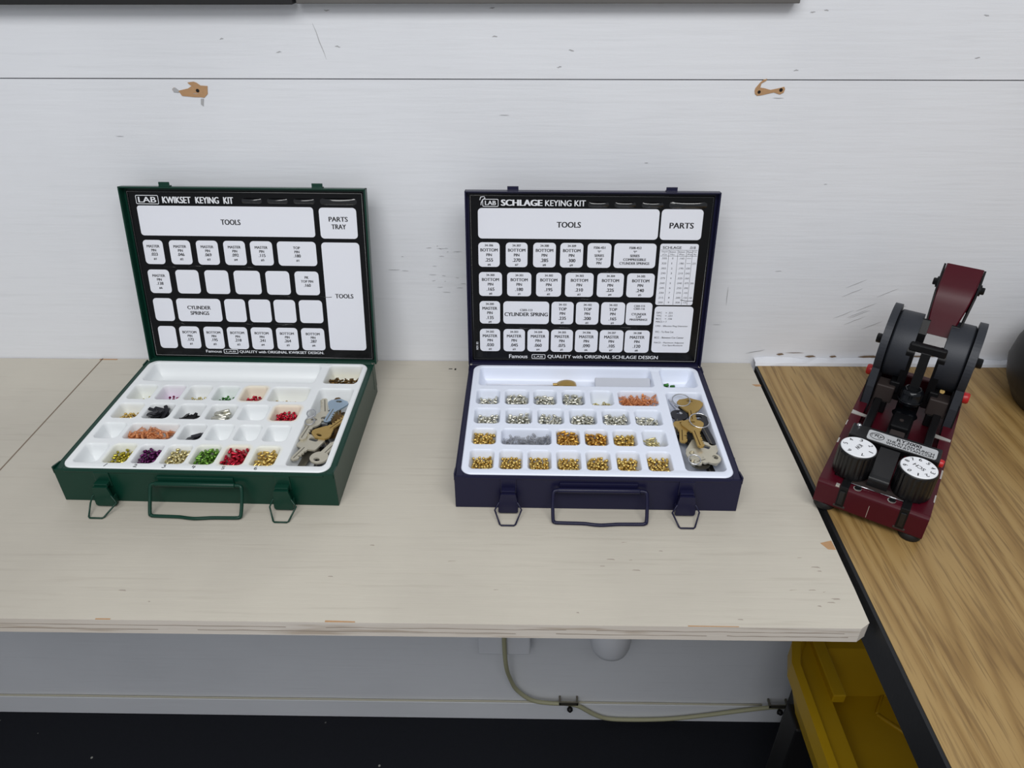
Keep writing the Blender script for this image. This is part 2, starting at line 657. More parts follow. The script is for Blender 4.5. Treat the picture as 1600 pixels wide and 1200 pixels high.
# torn strip of white caulk and paint where the wall meets the desk
mb = MB()
N_ = 60
vs, fs = [], []
for i in range(N_ + 1):
    x = 0.3835 + i * 0.02
    vs += [(x, 0.1150 + rnd.uniform(-.0004, .0009), W3(0.0032)), (x, 0.1170, W3(0.0075) + rnd.uniform(-.001, .001)), (x, YW - 0.0004, W3(0.009) + rnd.uniform(-.002, .003)), (x, YW - .0004, W3(-.01)), (x, .1150, W3(-.01))]
for i in range(N_):
    for k in range(5):
        l = (k + 1) % 5
        fs.append((i * 5 + k, i * 5 + l, (i + 1) * 5 + l, (i + 1) * 5 + k))
mb.add(vs, fs, 'outlet', False)
tag(mb.obj('trim_2'), kind='structure')
mb = MB()
for (x, z, w_, h_) in ((.423, .016, .012, .004), (.47, .0125, .018, .004), (.505, .0125, .012, .004), (.56, .0125, .035, .005), (.64, .014, .05, .003), (.445, .019, .03, .0012), (.60, .0185, .06, .0012)):
    p = [(x - w_ / 2, z), (x - w_ * .1, z - h_ / 2), (x + w_ / 2, z - h_ * .1), (x + w_ * .2, z + h_ / 2), (x - w_ * .2, z + h_ * .4)]
    mb.add([(q[0], YW - .0009, W3(q[1])) for q in p], [(0, 1, 2, 3, 4)], 'torn')
o = mb.obj('torn_paint')
o.parent = wall

# ------------------------------------------------------------------ board / frame edges high on the wall
mb = MB()
T = Matrix.Translation((-1.3, 0, W3(0.4985))) @ Matrix.Rotation(-0.0012, 4, 'Y')
mb.box(0, 1.052, YW - 0.022, YW - 0.001, 0, 0.35, 'shelfdark', T=T)
o = mb.obj('wall_board', bevel=0.001)
tag(o, 'black board hung on the wall, its lower edge crossing the top left corner', 'wall board')
mb = MB()
T = Matrix.Translation((-0.247, 0, W3(0.5003))) @ Matrix.Rotation(-0.0012, 4, 'Y')
mb.box(0.002, 0.592, YW - 0.018, YW - 0.001, 0, 0.35, 'shelfgrey', T=T)
o = mb.obj('wall_board', bevel=0.001)
tag(o, 'grey-brown board on the wall right of the black one, above both cases', 'wall board')

# ------------------------------------------------------------------ workbench
bench = empty('workbench', (-0.5, -0.12, 0))
tag(bench, 'white painted plywood workbench carrying the green and the blue case', 'workbench')


def world_child(mb, name, parent, **k):
    o = mb.obj(name, parent, **k)
    o.matrix_parent_inverse = Matrix.Translation(-Vector(parent.location))
    return o


mb = MB()
FY = -0.3738
main = [(-0.632, FY), (0.360, FY), (0.3705, FY + .007), (0.372, FY + .05), (0.3795, 0.1275), (-0.6355, 0.1275)]
T = Matrix.Translation((0, 0, ZB))
mb.prism(main, -0.020, 0, 'benchedge', T=T, top='bench')
world_child(mb, 'tabletop', bench, bevel=0.0009)
mb = MB()
mb.prism([(-1.35, FY), (-0.6335, FY), (-0.6372, 0.1275), (-1.35, 0.1275)], -0.020, -0.0006, 'benchedge', T=T, top='bench')
world_child(mb, 'tabletop', bench, bevel=0.0009)
mb = MB()
mb.box(-1.3, 0.34, YW - 0.0215, YW - 0.0015, W3(-.062), W3(-.0202), 'benchedge')
world_child(mb, 'wall_cleat', bench)
for (x, y) in ((-1.3, -0.33), (-1.3, 0.06)):
    mb = MB()
    mb.box(x, x + .06, y, y + .04, 0.0, W3(-.0202), 'benchedge')
    world_child(mb, 'leg', bench)
# bare wood chips and smudges on the top
chips = [[(.3665, .0665), (.379, .0665), (.379, .0615), (.371, .0612)],
         [(.3585, -.258), (.372, -.254), (.3723, -.268), (.364, -.2675)],
         [(.19, -.3725), (.24, -.3728), (.24, -.3736), (.19, -.3736)],
         [(-.17, -.3715), (-.14, -.3722), (-.14, -.3735), (-.17, -.3735)],
         [(-.4, -.3722), (-.385, -.3722), (-.385, -.3735), (-.4, -.3735)],
         [(-.640, .1262), (-.612, .1262), (-.612, .1235), (-.640, .1235)]]
for c in chips:
    mb = MB()
    mb.prism(c[::-1] if (Vector(c[1]) - Vector(c[0])).cross(Vector(c[2]) - Vector(c[1])) < 0 else c, 0.0, 0.0003, 'bare', T=T)
    world_child(mb, 'bare_wood_chip', bench)
for i in range(26):
    mb = MB()
    x, y = rnd.choice(((rnd.gauss(.33, .012), rnd.uniform(-.365, -.27)), (rnd.uniform(-.6, .3), rnd.uniform(-.37, -.25)), (rnd.gauss(.14, .04), rnd.uniform(-.36, -.26))))
    l = rnd.uniform(.002, .010)
    mb.prism([(x, y), (x + l, y + rnd.uniform(-.001, .001)), (x + l * .8, y + .0008), (x + l * .2, y + .0007)], 0.0, 0.0002, 'benchmark', T=T)
    world_child(mb, 'scratch', bench)
mb = MB()
mb.prism([(-.0885, .105), (-.083, .105), (-.083, .1035), (-.0885, .1035)], 0, .0003, 'hole', T=T)
mb.prism([(-.0795, .1055), (-.077, .1055), (-.077, .101), (-.0795, .101)], 0, .0003, 'hole', T=T)
world_child(mb, 'nick', bench)
# open plies showing along the front edge
for (z0, segs) in ((-.0072, ((-.60, -.21), (-.17, .07), (.10, .345))), (-.0132, ((-.58, -.34), (-.30, .02), (.06, .21), (.23, .35)))):
    for (x0, x1) in segs:
        mb = MB()
        n = 14
        pts = [(x0 + (x1 - x0) * i / n, z0 + rnd.uniform(-.0004, .0004)) for i in range(n + 1)]
        vs = [(x, FY - .0003, W3(z - .0003)) for x, z in pts] + [(x, FY - .0003, W3(z + rnd.uniform(.0002, .0007))) for x, z in pts]
        mb.add(vs, [(i, i + 1, n + 2 + i, n + 1 + i) for i in range(n)], 'ply')
        world_child(mb, 'ply_line', bench)
# dark line of the joint between the two plywood tops
mb = MB()
mb.prism([(-.6335, FY + .0005), (-.6318, FY + .0005), (-.6353, .1270), (-.6371, .1270)], -.004, .0003, mat('brown_joint', (122, 108, 94), .9), T=T)
world_child(mb, 'joint', bench)

# ------------------------------------------------------------------ desk
desk = empty('desk', (0.8, -0.3, 0))
tag(desk, 'oak laminate desk with a black edge carrying the maroon punch', 'desk')
mb = MB()
ZD = 0.003
dk = [(0.3915, -0.95), (1.6, -0.95), (1.6, 0.1145), (0.3862, 0.1145)]
dk = [(0.3738, -0.95), (1.6, -0.95), (1.6, 0.1145), (0.3868, 0.1145)]
T = Matrix.Translation((0, 0, ZB))
mb.prism(dk, -0.030, ZD, 'oak', T=T)
world_child(mb, 'desktop', desk)
mb = MB()
ed = [(0.3700, -0.95), (0.3738, -0.95), (0.3867, 0.1145), (0.3829, 0.1145)]
mb.prism(ed, -0.040, ZD - 0.0006, 'blackedge', T=T)
mb.box(0.385, 1.6, 0.05, 0.11, -0.040, -0.030, 'blackedge', T=T)
world_child(mb, 'edge_band', desk, bevel=0.0012)
for (x, y) in ((0.60, 0.065), (1.5, 0.065), (1.5, -0.9)):
    mb = MB()
    mb.box(x, x + .06, y, y + .04, 0.0, W3(-.040 if y > 0 else -.030), 'blackedge')
    world_child(mb, 'leg', desk, bevel=0.002)

# ------------------------------------------------------------------ yellow cart under the desk
cart = empty('utility_cart', (0.62, -0.32, 0))
tag(cart, 'yellow plastic utility tray on black legs below the desk edge', 'cart')
mb = MB()
zr = W3(-0.40)
rim = [(0.452, -0.75), (0.90, -0.75), (0.90, -0.02), (0.500, -0.02), (0.464, -0.080), (0.452, -0.118)]


def inset(poly, d):
    cx = sum(p[0] for p in poly) / len(poly)
    cy = sum(p[1] for p in poly) / len(poly)
    out = []
    n = len(poly)
    for i in range(n):
        a, b, c = (Vector(poly[(i + j) % n]) for j in (-1, 0, 1))
        e1 = (b - a).normalized(); e2 = (c - b).normalized()
        n1 = Vector((-e1[1], e1[0])); n2 = Vector((-e2[1], e2[0]))
        bis = (n1 + n2); bis = bis / bis.length_squared * 2
        out.append(tuple(b + bis * d))
    return out


i1 = inset(rim, 0.013)
i2 = inset(rim, 0.020)
i3 = inset(rim, 0.052)
i4 = inset(rim, 0.075)


def ring(a, za, b, zb_, m='yellow'):
    n = len(a)
    vs = [(p[0], p[1], za) for p in a] + [(p[0], p[1], zb_) for p in b]
    mb.add(vs, [(i, (i + 1) % n, n + (i + 1) % n, n + i) for i in range(n)], m)


out_low = inset(rim, 0.03)
ring(rim, zr - .035, rim, zr)
ring(rim, zr, i1, zr)
ring(i1, zr, i2, zr - .022)
ring(i2, zr - .022, i3, zr - .026)
ring(i3, zr - .026, i4, zr - .12)
mb.prism(i4, zr - .1201, zr - .12, 'yellow')
ring(inset(rim, .005), zr - .035, rim, zr - .035)
ring(out_low, zr - .125, inset(rim, .005), zr - .035)
mb.prism(out_low, zr - .126, zr - .125, 'yellow')
mb.box(0.503, 0.523, -0.168, -0.05, zr - .03, zr - .012, 'yellow')
for (p0, p1) in (((0.6123, -0.1285), (0.6725, -0.1890)), ((0.6123, -0.1285), (0.6390, -0.0900))):
    mb.tube([(p0[0], p0[1], zr - .119), (p1[0], p1[1], zr - .119)], .0035, 'yellow', 6)
world_child(mb, 'tray', cart, bevel=0.003)
for (x, y) in ((0.474, -0.155), (0.84, -0.155), (0.474, -0.70), (0.84, -0.70)):
    mb = MB()
    mb.box(x, x + .04, y, y + .05, 0.0, zr - .1262, 'blackplastic')
    world_child(mb, 'leg', cart, bevel=0.003)

# ------------------------------------------------------------------ black domed thing at the right
mb = MB()
prof = [(0.070, 0), (0.084, 0.004), (0.098, 0.03), (0.104, 0.055), (0.101, 0.08), (0.092, 0.105), (0.076, 0.128), (0.053, 0.143), (0.02, 0.150), (0.001, 0.151)]
mb.lathe(prof, (0, 0, 0), (0, 0, 1), 'blackplastic', 48)
o = mb.obj('helmet_shaped_cover', loc=(0.808, 0.006, W3(ZD)))
tag(o, 'black rounded cover standing on the desk at the right picture edge', 'cover')

# ------------------------------------------------------------------ below the bench: outlet, dome, cable, clips
mb = MB()
mb.box(-0.0593, 0.0453, YW - 0.030, YW - 0.0006, W3(-.684), W3(-.58), 'outlet')
o = mb.obj('outlet_box', bevel=0.003)
tag(o, 'white painted outlet box on the wall under the bench, behind the cable', 'outlet box')
mb = MB()
mb.lathe([(0.001, 0), (0.018, .0012), (0.029, .006), (0.036, .014), (0.0395, .026), (0.0405, .045), (0.0405, .085), (0.036, .09)], (0.203, YW - .0412, W3(-.650)), (0.203, YW - .0412, 1.9), 'outlet', 32)
o = mb.obj('wall_fixture')
tag(o, 'white round-bottomed fixture on the wall under the bench, right of the outlet box', 'fixture')


def spline(P, n=8):
    out = []
    P = [Vector(p) for p in P]
    for i in range(len(P) - 1):
        p0 = P[max(i - 1, 0)]; p1 = P[i]; p2 = P[i + 1]; p3 = P[min(i + 2, len(P) - 1)]
        for k in range(n):
            t = k / n
            out.append(0.5 * ((2 * p1) + (-p0 + p2) * t + (2 * p0 - 5 * p1 + 4 * p2 - p3) * t * t + (-p0 + 3 * p1 - 3 * p2 + p3) * t ** 3))
    out.append(P[-1])
    return out


mb = MB()
yc = YW - 0.0125
cab = [(-.008, YW - .036, W3(-.55)), (-.0065, YW - .036, W3(-.66)), (-.003, YW - .034, W3(-.72)), (.004, YW - .02, W3(-.775)), (.018, yc, W3(-.825)), (.05, yc, W3(-.861)), (.09, yc, W3(-.872)), (.128, yc, W3(-.8735)),
       (.155, yc, W3(-.882)), (.19, yc, W3(-.911)), (.222, yc, W3(-.927)), (.28, yc, W3(-.930)), (.36, yc, W3(-.925)), (.44, yc, W3(-.909)), (.52, yc, W3(-.889)), (.587, yc, W3(-.8755)), (.66, yc, W3(-.872))]
mb.tube(spline(cab), 0.0046, 'cable', 8)
o = mb.obj('power_cable')
tag(o, 'yellowed cable sagging along the wall above the baseboard under the bench', 'cable')
for (x, z, lab) in ((.132, -.872, 'metal cable clip on the wall under the bench, below the outlet box'),
                    (.590, -.872, 'metal cable clip on the wall under the bench, next to the yellow tray')):
    mb = MB()
    mb.box(x - .021, x + .021, YW - .0192, YW - .0172, W3(z + .001), W3(z + .012), 'clip')
    mb.box(x - .021, x - .017, YW - .0192, YW - .0004, W3(z + .004), W3(z + .010), 'clip')
    mb.box(x + .017, x + .021, YW - .0192, YW - .0004, W3(z + .004), W3(z + .010), 'clip')
    mb.lathe([(.0035, 0), (.0065, .004), (.0065, .008), (.003, .012)], (x + .003, YW - .018, W3(z - .005)), (x + .003, YW - 1, W3(z - .005)), 'black', 12)
    mb.box(x, x + .006, YW - .021, YW - .017, W3(z - .018), W3(z - .003), 'black')
    tag(mb.obj('cable_clip', bevel=0.0005), lab, 'cable clip')

# ------------------------------------------------------------------ keying kits
KW_, KD, KH = 330.0, 244.2, 47.3       # case width, depth, height in mm
#        u0   u1   v0   v1
CELLS = {
    'tools': (16, 257, 191, 238, 20), 'parts': (268, 316, 191, 238, 22), 'keys': (268, 316, 14, 179, 24),
    (1, 1): (15, 47, 146, 181, 22), (1, 2): (53, 86, 146, 181, 22), (1, 3): (91, 123, 146, 181, 22), (1, 4): (129, 160, 146, 181, 22), (1, 5): (167, 198, 146, 181, 22), (1, 6): (204, 257, 146, 181, 22),
    (2, 1): (15, 49, 103, 137, 22), (2, 2): (55, 90, 103, 137, 22), (2, 3): (96, 131, 103, 137, 22), (2, 4): (137, 173, 103, 137, 22), (2, 5): (179, 215, 103, 137, 22), (2, 6): (221, 256, 103, 137, 22),
    (3, 1): (15, 46, 60, 93, 22), (3, 2): (51, 114, 60, 93, 22), (3, 3): (119, 149, 60, 93, 22), (3, 4): (154, 184, 60, 93, 22), (3, 5): (189, 219, 60, 93, 22), (3, 6): (225, 256, 60, 93, 22),
    (4, 1): (15, 45, 13, 50, 22), (4, 2): (50, 79, 13, 50, 22), (4, 3): (84, 113, 13, 50, 22), (4, 4): (118, 148, 13, 50, 22), (4, 5): (153, 183, 13, 50, 22), (4, 6): (189, 218, 13, 50, 22), (4, 7): (225, 255, 13, 50, 22),
}
TR = (7.0, 322.5, 3.5, 243.0)          # rim of the moulded tray
ZT = KH + 1.6                          # top of the tray


def rr_in(U, V, c, r):
    """distance inside a rounded rectangle (positive inside)"""
    cx, cy = (c[0] + c[1]) / 2, (c[2] + c[3]) / 2
    qx = np.abs(U - cx) - ((c[1] - c[0]) / 2 - r)
    qy = np.abs(V - cy) - ((c[3] - c[2]) / 2 - r)
    return -(np.hypot(np.maximum(qx, 0), np.maximum(qy, 0)) + np.minimum(np.maximum(qx, qy), 0) - r)


def pocket(U, V, c):
    d = np.maximum(rr_in(U, V, c, 6.5), 0)
    wdt = 14.0 if c[1] - c[0] < 45 else 15.0
    t = np.clip((d - 0.0) / wdt, 0, 1)
    prof = (1 - (1 - t) ** 2.6) ** 0.72
    soft = np.clip(d / 2.6, 0, 1)
    return -c[4] * prof * (soft * soft * (3 - 2 * soft)) ** 0.7


def tray_height(U, V):
    Z = np.zeros_like(U)
    for c in CELLS.values():
        Z = np.minimum(Z, pocket(U, V, c))
    return Z


def make_tray(stains, matname, parent, cream):
    nu, nv = 440, 334
    u = np.linspace(TR[0], TR[1], nu)
    v = np.linspace(TR[2], TR[3], nv)
    U, V = np.meshgrid(u, v)
    r = 13.0
    cx, cy = (TR[0] + TR[1]) / 2, (TR[2] + TR[3]) / 2
    hx, hy = (TR[1] - TR[0]) / 2 - r, (TR[3] - TR[2]) / 2 - r
    dx, dy = np.abs(U - cx) - hx, np.abs(V - cy) - hy
    corner = (dx > 0) & (dy > 0)
    L = np.hypot(np.maximum(dx, 1e-9), np.maximum(dy, 1e-9))
    out = corner & (L > r)
    k = np.where(out, r / L, 1.0)
    U2 = np.where(out, cx + np.sign(U - cx) * (hx + dx * k), U)
    V2 = np.where(out, cy + np.sign(V - cy) * (hy + dy * k), V)
    din = rr_in(U2, V2, TR, r)
    edge = np.clip(din / 2.0, 0, 1)
    Z = tray_height(U2, V2) - 1.6 * (1 - np.sqrt(np.clip(1 - (1 - edge) ** 2, 0, 1)))
    # slight sag of the dividers between the compartments
    Z -= 0.9 * np.clip((din - 6) / 6, 0, 1)
    co = np.stack([(U2 - KW_ / 2) * .001, V2 * .001, (Z + ZT) * .001], -1).reshape(-1, 3)
    idx = np.arange(nu * nv).reshape(nv, nu)
    q = np.stack([idx[:-1, :-1], idx[:-1, 1:], idx[1:, 1:], idx[1:, :-1]], -1).reshape(-1, 4)
    keep = ~out.reshape(-1)[q].all(1)
    q = q[keep]
    me = bpy.data.meshes.new('tray')
    me.vertices.add(len(co)); me.vertices.foreach_set('co', co.astype(np.float32).ravel())
    me.loops.add(q.size); me.loops.foreach_set('vertex_index', q.ravel().astype(np.int32))
    me.polygons.add(len(q)); me.polygons.foreach_set('loop_start', np.arange(0, q.size, 4, dtype=np.int32))
    me.polygons.foreach_set('loop_total', np.full(len(q), 4, np.int32))
    me.polygons.foreach_set('use_smooth', np.ones(len(q), bool))
    me.update(calc_edges=True)
    col = np.ones((nv, nu, 4))
    col[..., :3] = cream
    rs = np.random.RandomState(3)
    for key, (rgb, spread) in stains.items():
        c = CELLS[key]
        d = rr_in(U2, V2, c, 6.5)
        a = np.clip((d + spread) / max(spread, 1), 0, 1)[..., None]
        if spread < 0:
            a = np.clip(d / 4.0, 0, 1)[..., None]
        col[..., :3] = col[..., :3] * (1 - a) + col[..., :3] * np.array(rgb) * a
    at = me.color_attributes.new('stain', 'FLOAT_COLOR', 'POINT')
    at.data.foreach_set('color', col.astype(np.float32).ravel())
    me.materials.append(M[matname])
    o = bpy.data.objects.new('tray', me)
    C.objects.link(o)
    o.parent = parent
    return o


def case_body(m, parent):
    b = MB(.001)
    h = KW_ / 2
    t = 1.4
    b.box(-h, h, 0, t, 0, KH, m); b.box(-h, h, KD - t, KD, 0, KH, m)
    b.box(-h, -h + t, t, KD - t, 0, KH, m); b.box(h - t, h, t, KD - t, 0, KH, m)
    b.box(-h + t, h - t, t, KD - t, 0, t, m)
    # folded top flange
    for a in ((-h + 10, h - 10, t, 9), (-h + 10, h - 10, KD - 5, KD - t)):
        b.box(*a, KH - 1.2, KH, m)
    b.box(-h + t, -h + 10, t, KD - t, KH - 1.2, KH, m); b.box(h - 10, h - t, t, KD - t, KH - 1.2, KH, m)
    # rolled line under the front edge and corner tabs
    b.box(-h + 13, h - 13, -0.9, 0.2, KH - 3.2, KH - 0.2, m)
    T = Matrix(((0, 0, 1, 0), (1, 0, 0, 0), (0, 1, 0, 0), (0, 0, 0, 1)))
    for x in (-h - 0.3, h - 1.3):
        b.prism([(0, KH - 6), (17, KH - .5), (15, KH + .6), (2.5, KH + 3.4), (0, KH + 3.4)], x, x + 1.6, m, T=T)
        b.prism([(KD - 15, KH - 34), (KD + 1, KH - 36), (KD + 1, KH + 1), (KD - 13, KH + 1)], x, x + 1.6, m, T=T)
    return b.obj('case_body', parent, bevel=0.0007)


def hinge(m, parent):
    b = MB(.001)
    h = KW_ / 2
    b.box(-h + 3, h - 3, KD - .5, KD + 1.2, KH - 14, KH - .5, m)
    for i in range(5):
        x0 = -h + 4 + i * (2 * h - 8) / 5
        b.cyl((x0 + .4, KD + .6, KH), (x0 + (2 * h - 8) / 5 - .4, KD + .6, KH), 1.7, 1.7, m, 12)
    return b.obj('hinge', parent)


def carry_handle(m, parent):
    b = MB(.001)
    x0, x1 = 114.5 - 165, 221.5 - 165
    rr = 2.1
    P = [(x0 + 8, -5.5, 33.4), (x0 + 3, -5.8, 33.2), (x0, -7.5, 31), (x0 - .6, -15, 18), (x0, -24.5, 4.5), (x0 + 2, -26, 3.0), (x0 + 6, -26.5, 2.5),
         (x0 + 34, -27, 2.4), (x0 + 44, -28.3, 2.4), (x0 + 54, -29.2, 2.4), (x0 + 66, -28.2, 2.4), (x0 + 76, -27.3, 2.4), (x1 - 6, -26.8, 2.5), (x1 - 2, -26.2, 3), (x1, -24.5, 4.5), (x1 + .6, -15, 18), (x1, -7.5, 31), (x1 - 3, -5.8, 33.2), (x1 - 8, -5.5, 33.4)]
    b.tube(spline(P, 4), rr, m, 8, closed=False)
    o = b.obj('handle', parent)
    b = MB(.001)
    a0, a1 = x0 + 5, x1 - 8
    b.tube([(a0, -5.5, 33.4), (a1, -5.5, 33.4)], 3.0, m, 12)
    b.box(a0 + 2, a1 - 2, -2.2, 0, 30, 41, m)
    b.obj('handle_bracket', parent, bevel=0.0006)
    return o


def latch(cx, m, parent, tilt=0.0):
    b = MB(.001)
    x = cx - 165
    b.box(x - 9, x + 9, -1.6, 0, 24, 45, m)                      # riveted plate
    lv = b
    lv.box(x - 8, x + 8, -9, -1.2, 29, 33.5, m)                  # pivot shelf
    lv.prism([(x - 10, 3), (x - 11.5, 5), (x - 11.5, 14), (x - 8.5, 31), (x + 8.5, 31), (x + 11.5, 14), (x + 11.5, 5), (x + 10, 3)], 0, 2.4, m,
             T=Matrix.Translation((0, -9.5, 0)) @ Matrix.Rotation(PI / 2, 4, 'X'))
    lv.box(x - 11, x + 11, -9.6, -3.5, 1.2, 5, m)
    for sx in (-11.5, 9.7):
        lv.box(x + sx, x + sx + 1.8, -9.6, -3, 4, 15, m)
    o = b.obj('latch', parent, bevel=0.0008)
    g = MB(.001)
    P = [(x - 8.5, -9.0, 19), (x - 11, -12.8, 19), (x - 15.5, -14.5, 9.5), (x - 9.2 + tilt, -29.5, 1.6), (x - 7.5 + tilt, -31, 1.4), (x + 7 + tilt, -31, 1.4), (x + 8.8 + tilt, -29.5, 1.6), (x + 15.5, -14.0, 10), (x + 11, -12.8, 19), (x + 8.5, -9.0, 19)]
    g.tube(P, 1.05, m, 6)
    g.obj('latch_loop', o)
    return o


def card(b, c, m='card', r=4.0, z=-9.7):
    b.prism(rrect(c[0], c[1], c[2], c[3], r, 4), z - .25, z, m)


def lid_part(m, parent, lean, dx, draw, name_texts):
    b = MB(.001)
    h = KW_ / 2
    d = 12.0
    b.box(-h, h, 0, KD, -d, -d + 1.2, m)
    b.box(-h, -h + 2.0, 0, KD, -d, 0, m); b.box(h - 2.0, h, 0, KD, -d, 0, m)
    b.box(-h, h, KD - 2.0, KD, -d, 0, m); b.box(-h + 2, h - 2, 0, 2.0, -d, -4, m)
    T = Matrix.Translation((dx * .001, KD * .001, KH * .001)) @ Matrix.Rotation(PI / 2 - lean, 4, 'X')
    o = b.obj('lid', parent, bevel=0.0006)
    o.matrix_local = T
    for cx in (62.5, 266.5):
        g = MB(.001)
        x = cx - 165
        g.box(x - 7.2, x + 7.2, KD - .2, KD + 1.6, -9, -1, m)
        g.box(x - 7.2, x + 7.2, KD - .2, KD + 6.2, -3.4, -1.6, m)
        g.obj('lid_catch', o, bevel=0.0005)
    g = MB(.001)
    g.prism(rrect(5 - 165, 325 - 165, 3.5, 239, 2), -10.6, -10.0, 'sheet')
    # raised soft edge of the moulded sheet and the pressed bubbles along the top
    g.tube([(7 - 165, 5, -9.9), (7 - 165, 237, -9.9), (323 - 165, 237, -9.9), (323 - 165, 5, -9.9)], 1.5, 'bubble', 8, closed=True)
    for (x0, x1, y0, y1) in ((160.5, 188, 222, 230), (195, 223, 222, 230), (230.5, 259, 222, 230), (266, 316, 221, 231)):
        n, k = 20, 6
        vs, fs = [], []
        for j in range(k + 1):
            rad = 1 - j / k
            for i in range(n):
                a = 2 * PI * i / n
                ca, sa = math.cos(a), math.sin(a)
                sx = abs(ca) ** .5 * (1 if ca > 0 else -1); sy = abs(sa) ** .6 * (1 if sa > 0 else -1)
                vs.append(((x0 + x1) / 2 - 165 + (x1 - x0) / 2 * sx * rad, (y0 + y1) / 2 + (y1 - y0) / 2 * sy * rad, -10.05 + 2.6 * (1 - rad ** 2.5)))
        for j in range(k):
            for i in range(n):
                fs.append((j * n + i, j * n + (i + 1) % n, (j + 1) * n + (i + 1) % n, (j + 1) * n + i))
        g.add(vs, fs, 'bubble', True)
    # crinkles in the clear film
    rr_ = random.Random(name_texts)
    for i in range(9):
        x = rr_.uniform(20, 300) - 165; y = rr_.choice((53.5, 54.5, 55, 136, 135.5, 96))
        P = [(x + k * rr_.uniform(5, 8), y + rr_.uniform(-1.1, 1.1), -9.75) for k in range(4)]
        g.tube(P, .45, 'bubble', 5)
    draw(g)
    sh = g.obj('label_sheet', o)
    return o


ZI = -9.55
X0 = -165


def logo(g, x0, x1, y0, y1):
    c = rrect(x0 + X0, x1 + X0, y0, y1, 1.6, 4)
    i = rrect(x0 + X0 + .8, x1 + X0 - .8, y0 + .8, y1 - .8, 1.1, 4)
    g.prism(c, -9.9, -9.75, 'white', holes=[i[::-1]])
    text(g, 'LAB', x0 + X0 + 3.2, x1 + X0 - 3.2, y0 + 2.3, y1 - 2.3, -9.72, 'white', .03)


def cells_text(g, c, lines, hs, bold=.0):
    bold = .03
    """stack of centred lines inside a card"""
    cx = (c[0] + c[1]) / 2 + X0
    for (t, (yy, hh)) in zip(lines, hs):
        textc(g, t, cx, c[3] - yy, hh, ZI, 'ink', bold, wmax=(c[1] - c[0]) - 2.5, asp=.95)


def green_sheet(g):
    R1, R2, R3, R4 = (139, 172.3), (97.8, 131.3), (57.2, 90.5), (16.5, 49.5)
    ox = -3.0            # the sheet sits shifted in this lid; the lid itself is offset instead
    def cc(u0, u1, r): return (u0 + ox, u1 + ox, r[0], r[1])
    big = (19.5 + ox, 259 + ox, 178.5, 218.5)
    card(g, tuple(v + (X0 if i < 2 else 0) for i, v in enumerate(big)))
    textc(g, 'TOOLS', 142 + X0, 197.5, 7.2, ZI, 'ink', .03, wfix=27)
    pt = (266.5 + ox, 317 + ox, 177, 218.2)
    tr = (265.8 + ox, 318 + ox, 17.5, 171.7)
    for c in (pt, tr): card(g, (c[0] + X0, c[1] + X0, c[2], c[3]), r=5)
    textc(g, 'PARTS', 289 + X0, 203, 6.4, ZI, 'ink', .03, wfix=26)
    textc(g, 'TRAY', 289 + X0, 193, 6.4, ZI, 'ink', .03, wfix=20)
    textc(g, 'TOOLS', 289 + X0, 97, 6.2, ZI, 'ink', .03, wfix=25.5)
    rows = [(R1, [(19, 46.5), (55.2, 84.6), (92.7, 122.8), (130.5, 160.5), (167.4, 198), (204.7, 258.2)]),
            (R2, [(18.5, 48.7), (57.5, 90), (98.3, 131.7), (139.3, 176.2), (183.9, 217.3), (224.7, 258.2)]),
            (R3, [(18.8, 46.5), (52, 115.1), (120.5, 150.1), (155.1, 186), (190.6, 221.3), (226.5, 259.6)]),
            (R4, [(18.8, 44.2), (49.6, 78.5), (84.8, 112.8), (118.6, 148), (153.1, 183.9), (189.6, 220.5), (225.6, 258.9)])]
    for r, us in rows:
        for (a, b_) in us:
            card(g, (a + ox + X0, b_ + ox + X0, r[0], r[1]), r=5)
    H1 = [(8.5, 3.6), (14, 3.4), (19.5, 4.2), (26, 3.2)]
    for k, (a, b_) in enumerate(rows[0][1]):
        w1 = ['MASTER'] * 5 + ['TOP']
        num = ['.023', '.046', '.069', '.092', '.115', '.180'][k]
        cells_text(g, cc(a, b_, R1), [w1[k], 'PIN', num, '#' + str([1, 2, 3, 4, 5, 1][k])], H1)
    cells_text(g, cc(18.5, 48.7, R2), ['MASTER', 'PIN', '.138', '#6'], H1)
    cells_text(g, cc(224.7, 258.2, R2), ['PK', 'TOP PIN', '.160'], [(8.5, 3.5), (14, 3.4), (19.5, 4.2)])
    cells_text(g, cc(52, 115.1, R3), ['CYLINDER', 'SPRINGS'], [(13, 5.2), (21, 5.2)])
    for k, n_ in enumerate(('.172', '.195', '.218', '.241', '.264', '.287')):
        a, b_ = rows[3][1][k + 1]
        cells_text(g, cc(a, b_, R4), ['BOTTOM', 'PIN', n_, '#%d' % (k + 1)], H1)
    logo(g, 17, 48, 220.4, 232.3)
    text(g, 'KWIKSET', 53 + X0, 92 + X0, 222, 230.6, -9.7, 'white', .032)
    text(g, 'KEYING', 98 + X0, 130 + X0, 222, 230.6, -9.7, 'white', .032)
    text(g, 'KIT', 136 + X0, 149.5 + X0, 222, 230.6, -9.7, 'white', .032)
    text(g, 'Famous', 81 + X0, 104 + X0, 10.6, 14.6, -9.7, 'white', .02)
    logo(g, 107, 128, 9.4, 16)
    text(g, 'QUALITY with ORIGINAL KWIKSET DESIGN.', 130 + X0, 253 + X0, 10.0, 14.6, -9.7, 'white', .02)


